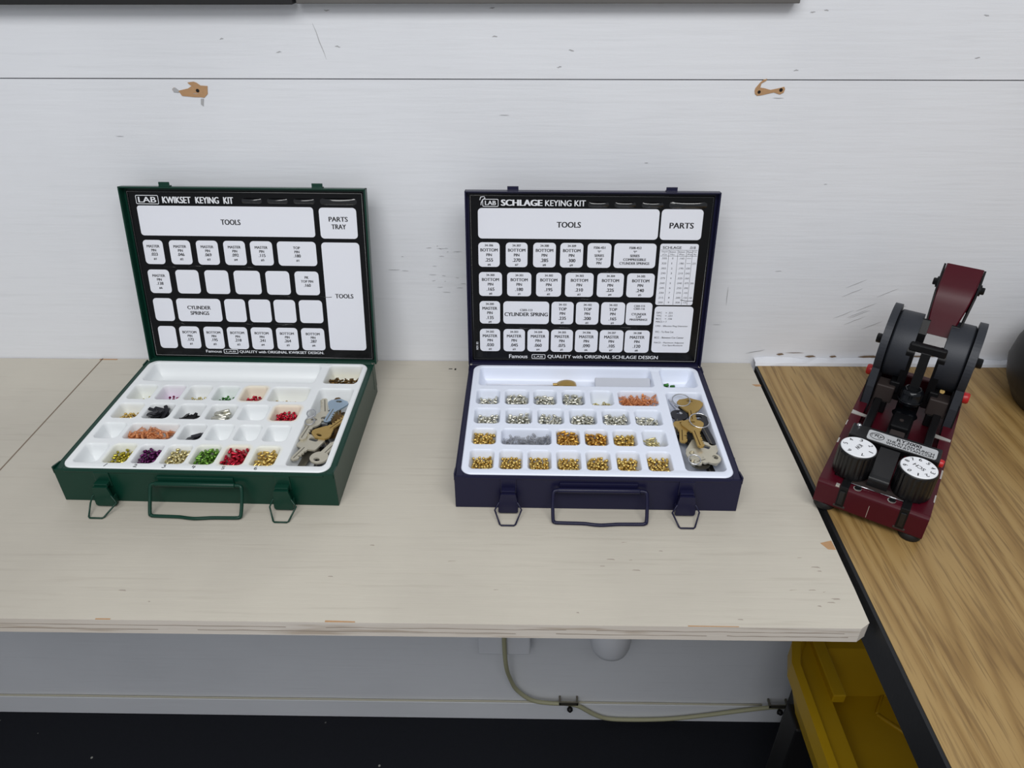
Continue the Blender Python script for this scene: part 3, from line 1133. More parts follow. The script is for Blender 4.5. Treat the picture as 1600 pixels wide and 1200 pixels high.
def blue_sheet(g):
    R1, R2, R3, R4 = (141.5, 175.2), (100.2, 134.1), (59.7, 92.7), (17.9, 51.7)
    def C_(c, r=5): card(g, (c[0] + X0, c[1] + X0, c[2], c[3]), r=r)
    C_((16.2, 254.8, 180.4, 220.7)); C_((257.5, 312, 180.4, 220.9))
    textc(g, 'TOOLS', 136.5 + X0, 199.5, 7.6, ZI, 'ink', .032, wfix=32)
    textc(g, 'PARTS', 285 + X0, 199.5, 7.6, ZI, 'ink', .032, wfix=32)
    rows = [(R1, [(16.1, 44.8), (53, 82.3), (89.9, 120.3), (126.2, 157), (162.8, 194.6), (198.4, 254.6)],
             [['34-306', 'BOTTOM', 'PIN', '.255', '#6'], ['34-307', 'BOTTOM', 'PIN', '.270', '#7'], ['34-308', 'BOTTOM', 'PIN', '.285', '#8'], ['34-309', 'BOTTOM', 'PIN', '.300', '#9'],
              ['FS06-451', '"F"', 'SERIES', 'TOP', 'PIN'], ['FS08-453', '"F"', 'SERIES', 'COMPRESSIBLE', 'CYLINDER SPRINGS']]),
            (R2, [(16.2, 47.8), (54.8, 87.9), (94.6, 129), (134.4, 172.8), (177.9, 214), (218.4, 255.7)],
             [['34-30%d' % i, 'BOTTOM', 'PIN', n_, '#%d' % i] for i, n_ in enumerate(('.165', '.180', '.195', '.210', '.225', '.240'))]),
            (R3, [(16.5, 45), (49.5, 113.2), (116.5, 147.2), (150.6, 182.2), (185.4, 218.4), (220.1, 256)],
             [['34-200', 'MASTER', 'PIN', '.135', '#9'], None, ['34-101', 'TOP', 'PIN', '.235', '#1'], ['34-102', 'TOP', 'PIN', '.200', '#2'], ['34-103', 'TOP', 'PIN', '.165', '#3'], None]),
            (R4, [(16.3, 45), (49.6, 80), (83.6, 113.7), (116.8, 147.8), (151, 182.9), (185.6, 218.9), (221.1, 255.7)],
             [['34-20%d' % (i + 2), 'MASTER', 'PIN', n_, '#%d' % (i + 2)] for i, n_ in enumerate(('.030', '.045', '.060', '.075', '.090', '.105', '.120'))])]
    H = [(4.0, 3.0), (10.4, 4.2), (17, 3.8), (24, 4.7), (30.6, 3.0)]
    Hs = [(6.0, 3.2), (11.5, 3.0), (16.8, 3.4), (22, 3.4), (27.2, 3.4)]
    for r, us, tx in rows:
        for (a, b_), t in zip(us, tx):
            C_((a, b_, r[0], r[1]))
            if t:
                cells_text(g, (a, b_, r[0], r[1]), t, Hs if t[0].startswith('FS') else H, .004)
    cells_text(g, (49.5, 113.2) + R3, ['C503-113', 'CYLINDER SPRING'], [(12.5, 3.2), (18.8, 5.4)], .006)
    cells_text(g, (220.1, 256) + R3, ['C503-115', 'C503-116', 'CYLINDER', 'CAP', 'PINS/SPRINGS'], [(5, 2.8), (9, 2.8), (17, 3.2), (21, 3), (25, 3)])
    logo(g, 22.5, 43.5, 222.5, 232.5)
    # little swirl mark over the corner of the emblem
    g.tube([(19 + X0, 231, -9.6), (20.5 + X0, 235, -9.6), (24.5 + X0, 236, -9.6), (26 + X0, 233.5, -9.6), (23 + X0, 231.5, -9.6), (21 + X0, 228, -9.6), (20.5 + X0, 224.5, -9.6)], .8, 'white', 6)
    text(g, 'SCHLAGE', 46.6 + X0, 101.2 + X0, 223.9, 231.9, -9.7, 'white', .06)
    text(g, 'KEYING KIT', 104.5 + X0, 157.6 + X0, 223.8, 231.6, -9.7, 'white', .02)
    text(g, 'Famous', 57.6 + X0, 84 + X0, 7.4, 13.3, -9.7, 'white', .02)
    logo(g, 90, 109.5, 6.6, 13.6)
    text(g, 'QUALITY with ORIGINAL SCHLAGE DESIGN', 112.5 + X0, 270 + X0, 7.2, 13.2, -9.7, 'white', .02)
    T = Matrix.Translation((12.5 + X0, 30, 0)) @ Matrix.Rotation(PI / 2, 4, 'Z')
    text(g, 'REV. 02', -10, 2, -1.2, 1.6, -9.7, 'white', .02, T=T)
    # specification chart
    C_((259.5, 310.5, 89.5, 175.2), 3); C_((259.5, 313, 18.6, 87.5), 5)
    text(g, 'SCHLAGE', 263 + X0, 288 + X0, 168.3, 171.8, ZI, 'ink', .02)
    text(g, '.018', 298.5 + X0, 306.5 + X0, 168.3, 171.8, ZI, 'ink', .01)
    th = .35
    def hl(x0, x1, y): g.prism([(x0 + X0, y), (x1 + X0, y), (x1 + X0, y + th), (x0 + X0, y + th)], ZI - .05, ZI, 'ink')
    def vl(x, y0, y1): g.prism([(x + X0, y0), (x + th + X0, y0), (x + th + X0, y1), (x + X0, y1)], ZI - .05, ZI, 'ink')
    hl(260.5, 309.5, 166.4); hl(260.5, 309.5, 158.4)
    for x in (271.5, 283.5, 295, 303): vl(x, 90, 166.5)
    for j, (x, a, b_) in enumerate(((262, 'Depth', 'of Cut'), (273, 'Bottom', 'No.'), (285, 'Bottom', 'Pin'), (296, 'Master', 'Pin'), (304, 'Top', 'Pin'))):
        text(g, a, x + X0, x + X0 + (8 if j < 4 else 4.5), 163.2, 165.2, ZI, 'ink'); text(g, b_, x + 1 + X0, x + X0 + (7 if j < 4 else 4.5), 159.8, 161.8, ZI, 'ink')
    c1 = ['.335', '.320', '.305', '.290', '.275', '.260', '.245', '.230', '.215', '.200']
    c3 = ['.165', '.180', '.195', '.210', '.225', '.240', '.255', '.270', '.285', '.300']
    c4 = ['-', '-', '.030', '.045', '.060', '.075', '.090', '.105', '.120', '.135']
    c5 = ['', '.235', '', '', '', '.200', '', '', '.165', '']
    for i in range(10):
        y = 154.2 - i * 6.9
        for x, s, w_ in ((262.5, c1[i], 7), (276.5, str(i), .7 if i == 1 else 1.8), (286, c3[i], 7), (296.3, c4[i], 5.8), (303.8, c5[i], 5.2)):
            if s == '-': g.prism([(x + X0, y + 1), (x + w_ + X0, y + 1), (x + w_ + X0, y + 1.4), (x + X0, y + 1.4)], ZI - .05, ZI, 'ink')
            elif s: text(g, s, x + X0, x + w_ + X0, y, y + 2.4, ZI, 'ink')
    for i, (s, w_) in enumerate((('DFC    = .231', 22), ('TFC    = .231', 22), ('BCC    = .156', 22), ('MACS = 7', 15))):
        text(g, s, 262.5 + X0, 262.5 + w_ + X0, 77 - i * 4.4, 79.4 - i * 4.4, ZI, 'ink', .01)
    for i, (s, x, w_, y) in enumerate((('CPD - Effective Plug Diameter', 262.5, 45, 57), ('TFC - To First Cut', 262.5, 26, 48.5), ('BCC - Between Cut Center', 262.5, 41, 40), ('MACS - Maximum Adjacent', 262.5, 42, 32), ('Cut Specifications', 275, 28, 28))):
        text(g, s, x + X0, x + w_ + X0, y, y + 2.7, ZI, 'ink', .01)


def make_kit(loc, rz, m, tray_m, lean, dx, draw, label, stains, cream, seed, la):
    k = empty('keying_kit', loc, rz)
    tag(k, label, 'key pinning kit')
    case_body(m, k)
    make_tray(stains, tray_m, k, cream)
    lid_part(m, k, lean, dx, draw, seed)
    hinge(m, k)
    carry_handle(m, k)
    latch(la[0], m, k, la[2]); latch(la[1], m, k, la[3])
    return k


pk = (1.0, 0.90, 0.92)
green_kit = make_kit((-0.3566, -0.2022, ZB), -0.0178, 'green', 'traygreen', 0.2037, 3.0, green_sheet,
                     'green metal pinning kit case standing open with silver keys in its tray',
                     {(1, 1): ((1, 1, .94), -1), (1, 2): ((.93, .80, .93), -1), (1, 4): ((.95, 1, .95), -1), (1, 5): ((1, .90, .74), 4.5), (2, 6): ((1, .88, .72), 4.5), (1, 6): ((.97, .97, .92), -1),
                      (2, 1): ((1, 1, .93), -1), (4, 6): ((1, .95, .80), 5), (4, 5): ((1, .98, .90), 4), (4, 7): ((1, .98, .88), 4), (4, 2): ((1, .99, .92), 3), 'parts': ((.90, .86, .72), -1)},
                     (1.0, 1.0, .985), 11, (56, 268.5, -3, 1))
# pink dye inside the yellowed cells, handwriting in front of the last row
blue_kit = make_kit((0.1119, -0.2064, ZB), -0.008, 'blue', 'trayblue', 0.1416, -1.0, blue_sheet,
                    'navy blue metal pinning kit case standing open with gold pins in its front row',
                    {(3, 1): ((1, 1, .93), -1), (1, 5): ((1, 1, .95), -1)}, (1, 1, 1), 12, (62.5, 267.5, 0, 0))

# handwritten marker digits on the green kit's tray rim
g = None


def pen(pts, x, y, s=1.0):
    g = MB(.001)
    g.tube([(x - 165 + a * s, y + b_ * s, ZT + .05) for a, b_ in pts], .42, 'ink', 6)
    g.obj('handwritten_digit', green_kit)


pen([(0, 0), (1.2, 2.6), (2.2, 5)], 58, 5.5)
pen([(0, 4), (1.5, 5), (3, 4), (2.4, 2.4), (0, 0.5), (4, 0)], 93, 5.2)
pen([(0, 4.6), (2.6, 5), (1.6, 3), (3.2, 2), (1.4, 0), (-.6, .3)], 127.5, 5)
pen([(1, 5), (0, 2), (3.8, 2.2), (2.8, 4.2), (2.2, -.6)], 162, 5.2)
pen([(3.4, 5), (.6, 5), (.4, 3), (3, 2.6), (3.2, .8), (.4, 0)], 197, 4.6)
pen([(2.6, 5), (.6, 3.2), (.5, 1), (2.2, 0), (3.6, 1.2), (2.6, 2.6), (.8, 2)], 235, 4.8)

# ------------------------------------------------------------------ contents of the compartments
GS = 0.5                                  # mm per grid cell of the settling height map


class Cell:
    def __init__(s, kit, key):
        s.kit, s.c = kit, CELLS[key]
        c = s.c
        s.u = np.arange(c[0] + 1, c[1] - 1 + .01, GS)
        s.v = np.arange(c[2] + 1, c[3] - 1 + .01, GS)
        U, V = np.meshgrid(s.u, s.v)
        s.h = pocket(U, V, c) - .9
        s.floor = s.h.copy()
        s.id = np.full(s.h.shape, -1)

    def drop(s, x, y, yaw, L, r, n, commit=True, slopes=(-.3, -.15, 0, .15, .3)):
        """lowest rest of a lying cylinder; returns (z, slope)"""
        ca, sa = math.cos(yaw), math.sin(yaw)
        R_ = L / 2 + r
        i0 = max(int((x - R_ - s.u[0]) / GS), 0); i1 = min(int((x + R_ - s.u[0]) / GS) + 2, len(s.u))
        j0 = max(int((y - R_ - s.v[0]) / GS), 0); j1 = min(int((y + R_ - s.v[0]) / GS) + 2, len(s.v))
        U, V = np.meshgrid(s.u[i0:i1] - x, s.v[j0:j1] - y)
        a = U * ca + V * sa
        b = -U * sa + V * ca
        msk = (np.abs(a) <= L / 2) & (np.abs(b) < r)
        if msk.sum() < 2:
            return None
        up = np.sqrt(np.maximum(r * r - b * b, 0))
        hh = s.h[j0:j1, i0:i1]
        best = None
        for sl in slopes:
            z = (hh + up - a * sl)[msk].max()
            if best is None or z < best[0] - .05:
                best = (z, sl)
        if commit:
            z, sl = best
            top = z + a * sl + up
            ok = msk & (top > hh)
            hh[ok] = top[ok]
            s.id[j0:j1, i0:i1][ok] = n
        return best

    def fill(s, L, r, level, rng, nmax, K=10, jit=.1, heap=None):
        """drop pins till the pile reaches `level` mm below the rim"""
        c = s.c
        out = []
        fails = 0
        for n in range(nmax):
            best = None
            for t in range(K):
                if heap:
                    x = rng.gauss(heap[0], heap[2]); y = rng.gauss(heap[1], heap[3])
                    x = min(max(x, c[0] + 3), c[1] - 3); y = min(max(y, c[2] + 3), c[3] - 3)
                else:
                    x = rng.uniform(c[0] + 3, c[1] - 3); y = rng.uniform(c[2] + 3, c[3] - 3)
                yaw = rng.uniform(0, PI)
                q = s.drop(x, y, yaw, L, r, n, False)
                if q and (best is None or q[0] < best[0]):
                    best = (q[0], x, y, yaw)
            if best is None or best[0] + r > level:
                fails += 1
                if fails > 40:
                    break
                continue
            q = s.drop(best[1], best[2], best[3], L, r, n, True)
            out.append((best[1], best[2], q[0], best[3], q[1], n))
        vis = {}
        ids, cn = np.unique(s.id, return_counts=True)
        area_ = L * 2 * r / GS / GS
        for i, k in zip(ids, cn):
            if i >= 0: vis[i] = k / area_
        return out, vis


_pm = {}


def pin_mesh(L, r, m, pointed):
    key = (L, r, m, pointed)
    if key not in _pm:
        b = MB(.001)
        c = min(.28, L * .14)
        if pointed:
            prof = [(r * .3, -L / 2), (r * .98, -L / 2 + r * .75), (r, -L / 2 + r * .9), (r, L / 2 - c), (r - c, L / 2)]
        else:
            prof = [(r - c, -L / 2), (r, -L / 2 + c), (r, L / 2 - c), (r - c, L / 2)]
        b.lathe([(p[0], p[1] + L / 2) for p in prof], (-L / 2, 0, 0), (L / 2, 0, 0), m, 10, smooth=True)
        o = b.obj('pin')
        _pm[key] = o.data
        bpy.data.objects.remove(o)
    return _pm[key]


def kit_matrix(kit):
    return Matrix.Translation(kit.location) @ Matrix.Rotation(kit.rotation_euler[2], 4, 'Z')


def pin_mat4(x, y, z, yaw, sl, flip=0.0):
    return (Matrix.Translation(((x - 165) * .001, y * .001, (z + ZT) * .001)) @ Matrix.Rotation(yaw, 4, 'Z')
            @ Matrix.Rotation(-math.atan(sl) + flip, 4, 'Y'))



ALLPINS = []
CAMP = Vector((0.0238, -0.8507, 0.5946 + ZB))


def pins(kit, key, m, L, r, level, label, group, n=220, pointed=True, heap=None, seed=0, name='lock_pin', cat='lock pin'):
    """settle one kind of pin in a compartment; they are built afterwards"""
    rng = random.Random(str(key) + group + str(seed))
    c = Cell(kit, key)
    out, vis = c.fill(L, r, level, rng, n, heap=heap)
    me = pin_mesh(L, r, m, pointed)
    KM = kit_matrix(kit)
    for p in out:
        flip = PI if rng.random() < .5 else 0
        T = KM @ pin_mat4(*p[:5]) @ Matrix.Rotation(rng.uniform(0, 6), 4, 'X') @ Matrix.Rotation(flip, 4, 'Z')
        v = vis.get(p[5], 0)
        score = min(v, 1) * (L + 1) * r / (T.translation - CAMP).length ** 3
        ALLPINS.append((score, v, me, T, label, group, name, cat, m))


def build_pins(limit=300):
    main = sorted([p for p in ALLPINS if p[6] == 'lock_pin' and p[1] > .35], key=lambda p: -p[0])[:limit]
    chosen = set(id(p) for p in main)
    rest = MB(1)
    for p in ALLPINS:
        if id(p) in chosen or p[6] != 'lock_pin':
            o = bpy.data.objects.new(p[6], p[2])
            C.objects.link(o)
            o.matrix_world = p[3]
            tag(o, p[4], p[7], p[5])
        elif p[1] > .01:
            rest.add([p[3] @ v.co for v in p[2].vertices], [tuple(q.vertices) for q in p[2].polygons], p[8], True)
    o = rest.obj('lock_pins')
    tag(o, 'lock pins of all colours heaped in the compartments of both open cases', 'lock pins', kind='stuff')


def coil(b, cx, cy, cz, d, L, R_, turns, wire, m, seg=7):
    d = Vector(d).normalized()
    u = d.orthogonal().normalized(); w_ = d.cross(u)
    N = int(turns * seg)
    P = [Vector((cx, cy, cz)) + d * (L * (i / N - .5)) + (u * math.cos(2 * PI * i / seg) + w_ * math.sin(2 * PI * i / seg)) * R_ for i in range(N + 1)]
    b.tube(P, wire, m, 4, caps=False)


def springs(kit, key, m, level, n, label, wire, L, R_, heap, seed=1):
    rng = random.Random(seed)
    c = Cell(kit, key)
    b = MB(.001)
    for i in range(n):
        x = min(max(rng.gauss(heap[0], heap[2]), c.c[0] + 4), c.c[1] - 4); y = min(max(rng.gauss(heap[1], heap[3]), c.c[2] + 4), c.c[3] - 4)
        yaw = rng.uniform(0, PI)
        q = c.drop(x, y, yaw, L, R_, i, False)
        if not q or q[0] > level: continue
        q = c.drop(x, y, yaw, L, R_ * .75, i, True)
        sl = q[1] + rng.uniform(-.3, .35)
        coil(b, x - 165, y, q[0] + ZT, (math.cos(yaw), math.sin(yaw), sl), L, R_, rng.choice((6, 7, 8)), wire, m)
    o = b.obj('spring_tangle')
    o.matrix_world = kit_matrix(kit)
    tag(o, label, 'springs', kind='stuff')


ORD = ['first', 'second', 'third', 'fourth', 'fifth', 'sixth', 'seventh']
ROWN = {1: 'back small-compartment row', 2: 'second row', 3: 'third row', 4: 'front row'}


def where(key, kitname):
    return '%s row of the %s kit, %s from left' % ({1: 'back', 2: 'second', 3: 'third', 4: 'front'}[key[0]], kitname, ORD[key[1] - 1])


def P(kit, kn, key, word, m, L, r, level, **k):
    lab = '%s pin in the %s' % (word, where(key, kn))
    grp = '%s pins, %s' % (word, where(key, kn))
    return pins(kit, key, m, L, r, level, lab, grp, **k)


R0 = 1.62
# green case
P(green_kit, 'green', (4, 2), 'yellow-green', 'olive', 4.4, R0, -5.5, heap=(67, 28, 8, 8), n=150)
P(green_kit, 'green', (4, 3), 'purple', 'purple', 5.0, R0, -4)
P(green_kit, 'green', (4, 4), 'pale nickel', 'palegold', 4.6, R0, -4)
P(green_kit, 'green', (4, 5), 'green', 'pgreen', 6.2, R0, -2.5)
P(green_kit, 'green', (4, 6), 'red', 'red', 7.6, R0, -1.2)
P(green_kit, 'green', (4, 7), 'long gold', 'gold', 7.6, R0, -3.5)
P(green_kit, 'green', (2, 1), 'gold', 'gold', 3.6, R0, -9.5, n=110, heap=(33, 114, 7, 5))
P(green_kit, 'green', (2, 6), 'short red', 'red', 4.0, R0, -6.5, heap=(239, 118, 7, 6))
P(green_kit, 'green', (1, 1), 'olive gold', 'olive', 2.4, R0, -10.5, n=110, heap=(35, 155, 5, 4))
P(green_kit, 'green', (1, 2), 'magenta', 'magenta', 2.6, R0, -9.5, n=120, heap=(72, 155, 5, 4))
P(green_kit, 'green', (1, 3), 'pale olive', 'palegold', 3.0, R0, -8.5, n=130, heap=(109, 156, 6, 4))
P(green_kit, 'green', (1, 4), 'dark green', 'dgreen', 3.2, R0, -8.5, n=130, heap=(147, 156, 6, 4))
P(green_kit, 'green', (1, 5), 'dark red', 'red', 3.6, R0, -8, n=130, heap=(184, 156, 6, 5))
P(green_kit, 'green', (1, 6), 'pale gold', 'gold', 4.4, R0, -10, n=150, heap=(232, 154, 13, 4))
pins(green_kit, 'parts', 'brown', 6.5, 1.3, -7.5, 'tarnished brass pin in the back right corner compartment of the green kit', 'tarnished brass pins in the corner compartment of the green kit', n=150, heap=(294, 205, 11, 5))
springs(green_kit, (3, 2), 'copper', -4, 260, 'tangle of copper springs in the wide compartment of the green kit', .34, 9, 1.5, (80, 74, 13, 6), 3)
# blue case
for i, (L, lv) in enumerate(((2.6, -8), (2.8, -8), (3.0, -8), (3.2, -8), (3.3, -7.5), (3.6, -7.5), (3.9, -7))):
    P(blue_kit, 'blue', (4, i + 1), 'gold', 'gold', L, R0, lv, pointed=False, n=300)
P(blue_kit, 'blue', (3, 1), 'gold', 'gold', 4.0, R0, -5, pointed=False)
P(blue_kit, 'blue', (3, 3), 'deep gold', 'orange', 6.6, R0, -1.8, pointed=False)
P(blue_kit, 'blue', (3, 4), 'deep gold', 'orange', 5.8, R0, -3, pointed=False)
P(blue_kit, 'blue', (3, 5), 'gold', 'gold', 4.8, R0, -5.5, pointed=False)
P(blue_kit, 'blue', (3, 6), 'thin brass', 'palegold', 12, 1.1, -8, pointed=False, heap=(239, 74, 3, 6), n=110)
for i, (L, lv) in enumerate(((4.6, -8), (5.0, -5.5), (5.4, -7), (5.8, -5), (6.2, -5), (6.4, -8.5))):
    P(blue_kit, 'blue', (2, i + 1), 'silver', 'silver', L, R0, lv)
for i, (L, lv, n_) in enumerate(((6.8, -9, 60), (7.2, -5, 140), (7.6, -5.5, 140), (8.0, -3.5, 140))):
    P(blue_kit, 'blue', (1, i + 1), 'silver', 'silver', L, R0, lv, n=n_)
P(blue_kit, 'blue', (1, 5), 'pale gold', 'palegold', 4.0, 1.3, -9.5, n=200, heap=(184, 155, 7, 5))
springs(blue_kit, (1, 6), 'copper', -3, 320, 'tangle of copper springs in the back pin row of the blue kit', .32, 9, 1.4, (232, 161, 12, 5), 5)
springs(blue_kit, (3, 2), 'steelwire', -4, 330, 'fine grey springs in the wide compartment of the blue kit', .2, 8, 1.3, (90, 73, 16, 5), 7)
pins(blue_kit, 'parts', 'dgreen', 7, 2.2, -8, 'green capsule-shaped part in the back right corner compartment of the blue kit', 'green parts in the corner compartment of the blue kit', n=5, heap=(280, 217, 5, 2), pointed=False, name='capsule_part', cat='small part')

build_pins()


# flat pieces: dark strips and silver sleeves in the green case
def loose(kit, key, kind, n, level, label, cat, name, group, m, dims, heap, seed, yaw0=None):
    rng = random.Random(seed)
    c = Cell(kit, key)
    KM = kit_matrix(kit)
    proto = None
    for i in range(n):
        x = min(max(rng.gauss(heap[0], heap[2]), c.c[0] + 6), c.c[1] - 6); y = min(max(rng.gauss(heap[1], heap[3]), c.c[2] + 5), c.c[3] - 6)
        yaw = rng.uniform(0, PI) if yaw0 is None else yaw0 + rng.uniform(-.12, .12)
        L, wd, t = dims
        q = c.drop(x, y, yaw, L, wd / 2 if kind == 'rod' else t, i, False)
        if not q or q[0] > level: continue
        c.drop(x, y, yaw, L, wd / 2 if kind == 'rod' else wd * .16, i, True)
        if proto is None:
            b = MB(.001)
            if kind == 'rod':
                b.lathe([(wd * .36, 0), (wd / 2, .4), (wd / 2, L - .4), (wd * .36, L)], (-L / 2, 0, 0), (L / 2, 0, 0), m, 14)
                b.lathe([(wd * .3, -.05), (wd * .3, -.02)], (-L / 2, 0, 0), (L / 2, 0, 0), 'hole', 10)
            else:
                b.prism([(-L / 2, -wd / 2), (L / 2 - 2, -wd / 2), (L / 2, -wd / 4), (L / 2, wd / 2), (-L / 2 + 1, wd / 2)], -t / 2, t / 2, m)
            proto = b.obj(name)
            o = proto
        else:
            o = proto.copy()
            C.objects.link(o)
        o.matrix_world = KM @ pin_mat4(x, y, q[0] + .3, yaw, q[1]) @ Matrix.Rotation(rng.uniform(-.35, .35) if kind != 'rod' else 0, 4, 'X')
        tag(o, label, cat, group)


loose(green_kit, (2, 2), 'strip', 60, -3, 'dark grey metal strip in the heaped second compartment of the green kit', 'metal strip', 'metal_strip', 'dark strips heaped in the green kit', 'darkstrip', (17, 5, .8), (73, 118, 5, 5), 21)
loose(green_kit, (2, 3), 'strip', 30, -7, 'black metal strip lying low in the third compartment of the second pin row', 'metal strip', 'metal_strip', 'black strips in the green kit', 'black', (16, 5, .8), (114, 117, 5, 4), 22)
loose(green_kit, (3, 3), 'strip', 30, -6, 'grey metal strip in the compartment right of the copper springs, green kit', 'metal strip', 'metal_strip', 'grey strips beside the copper springs', 'darkstrip', (15, 5, .8), (136, 74, 3, 4), 23, 1.1)
loose(green_kit, (2, 4), 'rod', 30, -3, 'silver metal sleeve lying sideways in the green kit', 'metal sleeve', 'metal_sleeve', 'silver sleeves in the green kit', 'silver', (19, 4.6, 0), (155, 118, 1.2, 5), 24, 0.0)

# tools compartment of the blue case
KM = kit_matrix(blue_kit)
b = MB(.001)
n, k_ = 24, 8
vs, fs = [], []
for j in range(k_ + 1):
    a = PI * j / k_
    for i in range(n):
        t = PI * i / (n - 1)
        rr_ = 14.0
        vs.append(((math.cos(t) * (rr_ - 3 * math.sin(a) * 0)), -7 + 14 * j / k_, math.sin(t) * (7.5 + 2.2 * math.sin(a))))
for j in range(k_):
    for i in range(n - 1):
        fs.append((j * n + i, j * n + i + 1, (j + 1) * n + i + 1, (j + 1) * n + i))
b.add(vs, fs, 'keybrass', True)
b.add(vs[:n], [tuple(range(n))], 'keybrass'); b.add(vs[-n:], [tuple(range(n - 1, -1, -1))], 'keybrass')
b.add([vs[0], vs[n - 1], vs[-1], vs[-n]], [(0, 1, 2, 3)], 'keybrass')
b.lathe([(2.2, 0), (2.2, 6)], (-19, 2, 3), (1, 2, 3), 'keybrass', 10)
o = b.obj('brass_thumb_cap')
o.matrix_world = KM @ Matrix.Translation(((138 - 165) * .001, .209, (ZT - 14.0) * .001)) @ Matrix.Rotation(.05, 4, 'Z')
tag(o, 'domed brass piece lying in the long tool compartment of the blue kit', 'brass fitting')
b = MB(.001)
b.box(-38.5, 38.5, -9, 9, -3.5, 3.5, 'greyplastic')
o = b.obj('grey_block', bevel=0.001)
o.matrix_world = KM @ Matrix.Translation(((216 - 165) * .001, .2135, (ZT - 12) * .001)) @ Matrix.Rotation(.5, 4, 'X')
tag(o, 'grey rectangular block in the long tool compartment of the blue kit', 'block')
for (y, z, x0, x1, lab) in ((.2215, -19.6, 24, 121, 'thin clear rod left of the domed brass piece in the blue kit'), (.2155, -19.4, 26, 118, 'thin clear rod nearer the pins, left of the domed brass piece')):
    b = MB(.001)
    b.tube([(x0 - 165, 0, 0), (x1 - 165, 0, 0)], 1.1, 'trayblue2' if False else 'card', 8)
    o = b.obj('thin_rod')
    o.matrix_world = KM @ Matrix.Translation((0, y, (ZT + z) * .001))
    tag(o, lab, 'rod')


# ------------------------------------------------------------------ keys
def key_shape(kind, L=58, bow=30):
    """outline in mm, tip towards -y, bow centre at origin"""
    w_ = 4.6
    tip = -(L - bow * .5)
    sh = -bow * .52
    rr_ = random.Random(kind + str(L))
    bl = [(w_, sh)]
    y = sh - 4
    cuts = []
    while y > tip + 6:
        dpt = rr_.choice((.8, 1.8, 2.8, 3.6))
        cuts += [(w_, y + .9), (w_ - dpt, y - .9), (w_ - dpt, y - 1.9), (w_, y - 3.7)]
        y -= 4.6
    if kind in ('blank', 'square'):
        cuts = []
    bl = [(w_, sh)] + cuts + [(w_, tip + 4), (w_ - 3, tip), (-w_ + 2.2, tip), (-w_, tip + 2.5), (-w_, sh)]
    b = bow / 2
    if kind in ('wide', 'blankwide'):
        head = [(-w_ - 1.5, sh + .4), (-b * .62, -b * .72), (-b, -b * .05), (-b * 1.06, b * .28), (-b * .86, b * .62), (-b * .35, b * .80), (0, b * .98), (b * .35, b * .80), (b * .86, b * .62), (b * 1.06, b * .28), (b, -b * .05), (b * .62, -b * .72), (w_ + 1.5, sh + .4)]
        hole = [(3.2 * math.cos(t) * 1.35, b * .45 + 2.1 * math.sin(t)) for t in np.linspace(0, 2 * PI, 14, endpoint=False)]
    elif kind in ('square', 'squarecut'):
        head = [(-w_ - 1, sh), (-b * .95, -b * .9), (-b, -b * .7), (-b, b * .6), (-b * .8, b * .85), (b * .8, b * .85), (b, b * .6), (b, -b * .7), (b * .95, -b * .9), (w_ + 1, sh)]
        hole = rrect(-b * .42, b * .42, b * .12, b * .52, 2, 3)
    else:
        head = [(b * math.cos(t), b * math.sin(t)) for t in np.linspace(PI * 1.36, -PI * .36, 22)]
        hole = [(4.2 * math.cos(t), b * .42 + 3.0 * math.sin(t)) for t in np.linspace(0, 2 * PI, 14, endpoint=False)]
    poly = head + bl
    return poly, hole


class Pile:
    def __init__(s, kit, key='keys'):
        s.c = Cell(kit, key)
        s.kit = kit
        U, V = np.meshgrid(s.c.u, s.c.v)
        s.U, s.V = U, V

    def rest(s, poly, x, y, rot, th):
        ca, sa = math.cos(rot), math.sin(rot)
        a = (s.U - x) * ca + (s.V - y) * sa
        b_ = -(s.U - x) * sa + (s.V - y) * ca
        ins = np.zeros(a.shape, bool)
        n = len(poly)
        for i in range(n):
            x0, y0 = poly[i]; x1, y1 = poly[(i + 1) % n]
            if y0 == y1: continue
            cond = ((y0 > b_) != (y1 > b_)) & (a < (x1 - x0) * (b_ - y0) / (y1 - y0) + x0)
            ins ^= cond
        if not ins.any(): return -10
        hh = s.c.h[ins]
        z = max(np.percentile(hh, 98), -20) + .15
        s.c.h[ins] = np.maximum(hh, z + th)
        return z


def put_key(pile, kind, x, y, rot, m, label, L=58, bow=30, th=2.2, z=None, pitch=0, name='key'):
    poly, hole = key_shape(kind, L, bow)
    zz = pile.rest(poly, x, y, rot, th)
    if z is not None: zz = z
    b = MB(.001)
    ccw = sum(poly[i][0] * poly[(i + 1) % len(poly)][1] - poly[(i + 1) % len(poly)][0] * poly[i][1] for i in range(len(poly)))
    P_ = poly if ccw > 0 else poly[::-1]
    b.prism(P_, 0, th, m, holes=[hole[::-1]])
    # groove along the blade
    y0, y1 = -bow * .45, -(L - bow * .5) + 3
    b.box(-1.9, -.7, y1, y0, th - .02, th + .12, 'brown' if m == 'keybrass' else 'clip')
    o = b.obj(name, bevel=0.00035)
    o.matrix_world = kit_matrix(pile.kit) @ Matrix.Translation(((x - 165) * .001, y * .001, (ZT + zz) * .001)) @ Matrix.Rotation(rot, 4, 'Z') @ Matrix.Rotation(pitch, 4, 'X')
    tag(o, label, 'key')
    return zz


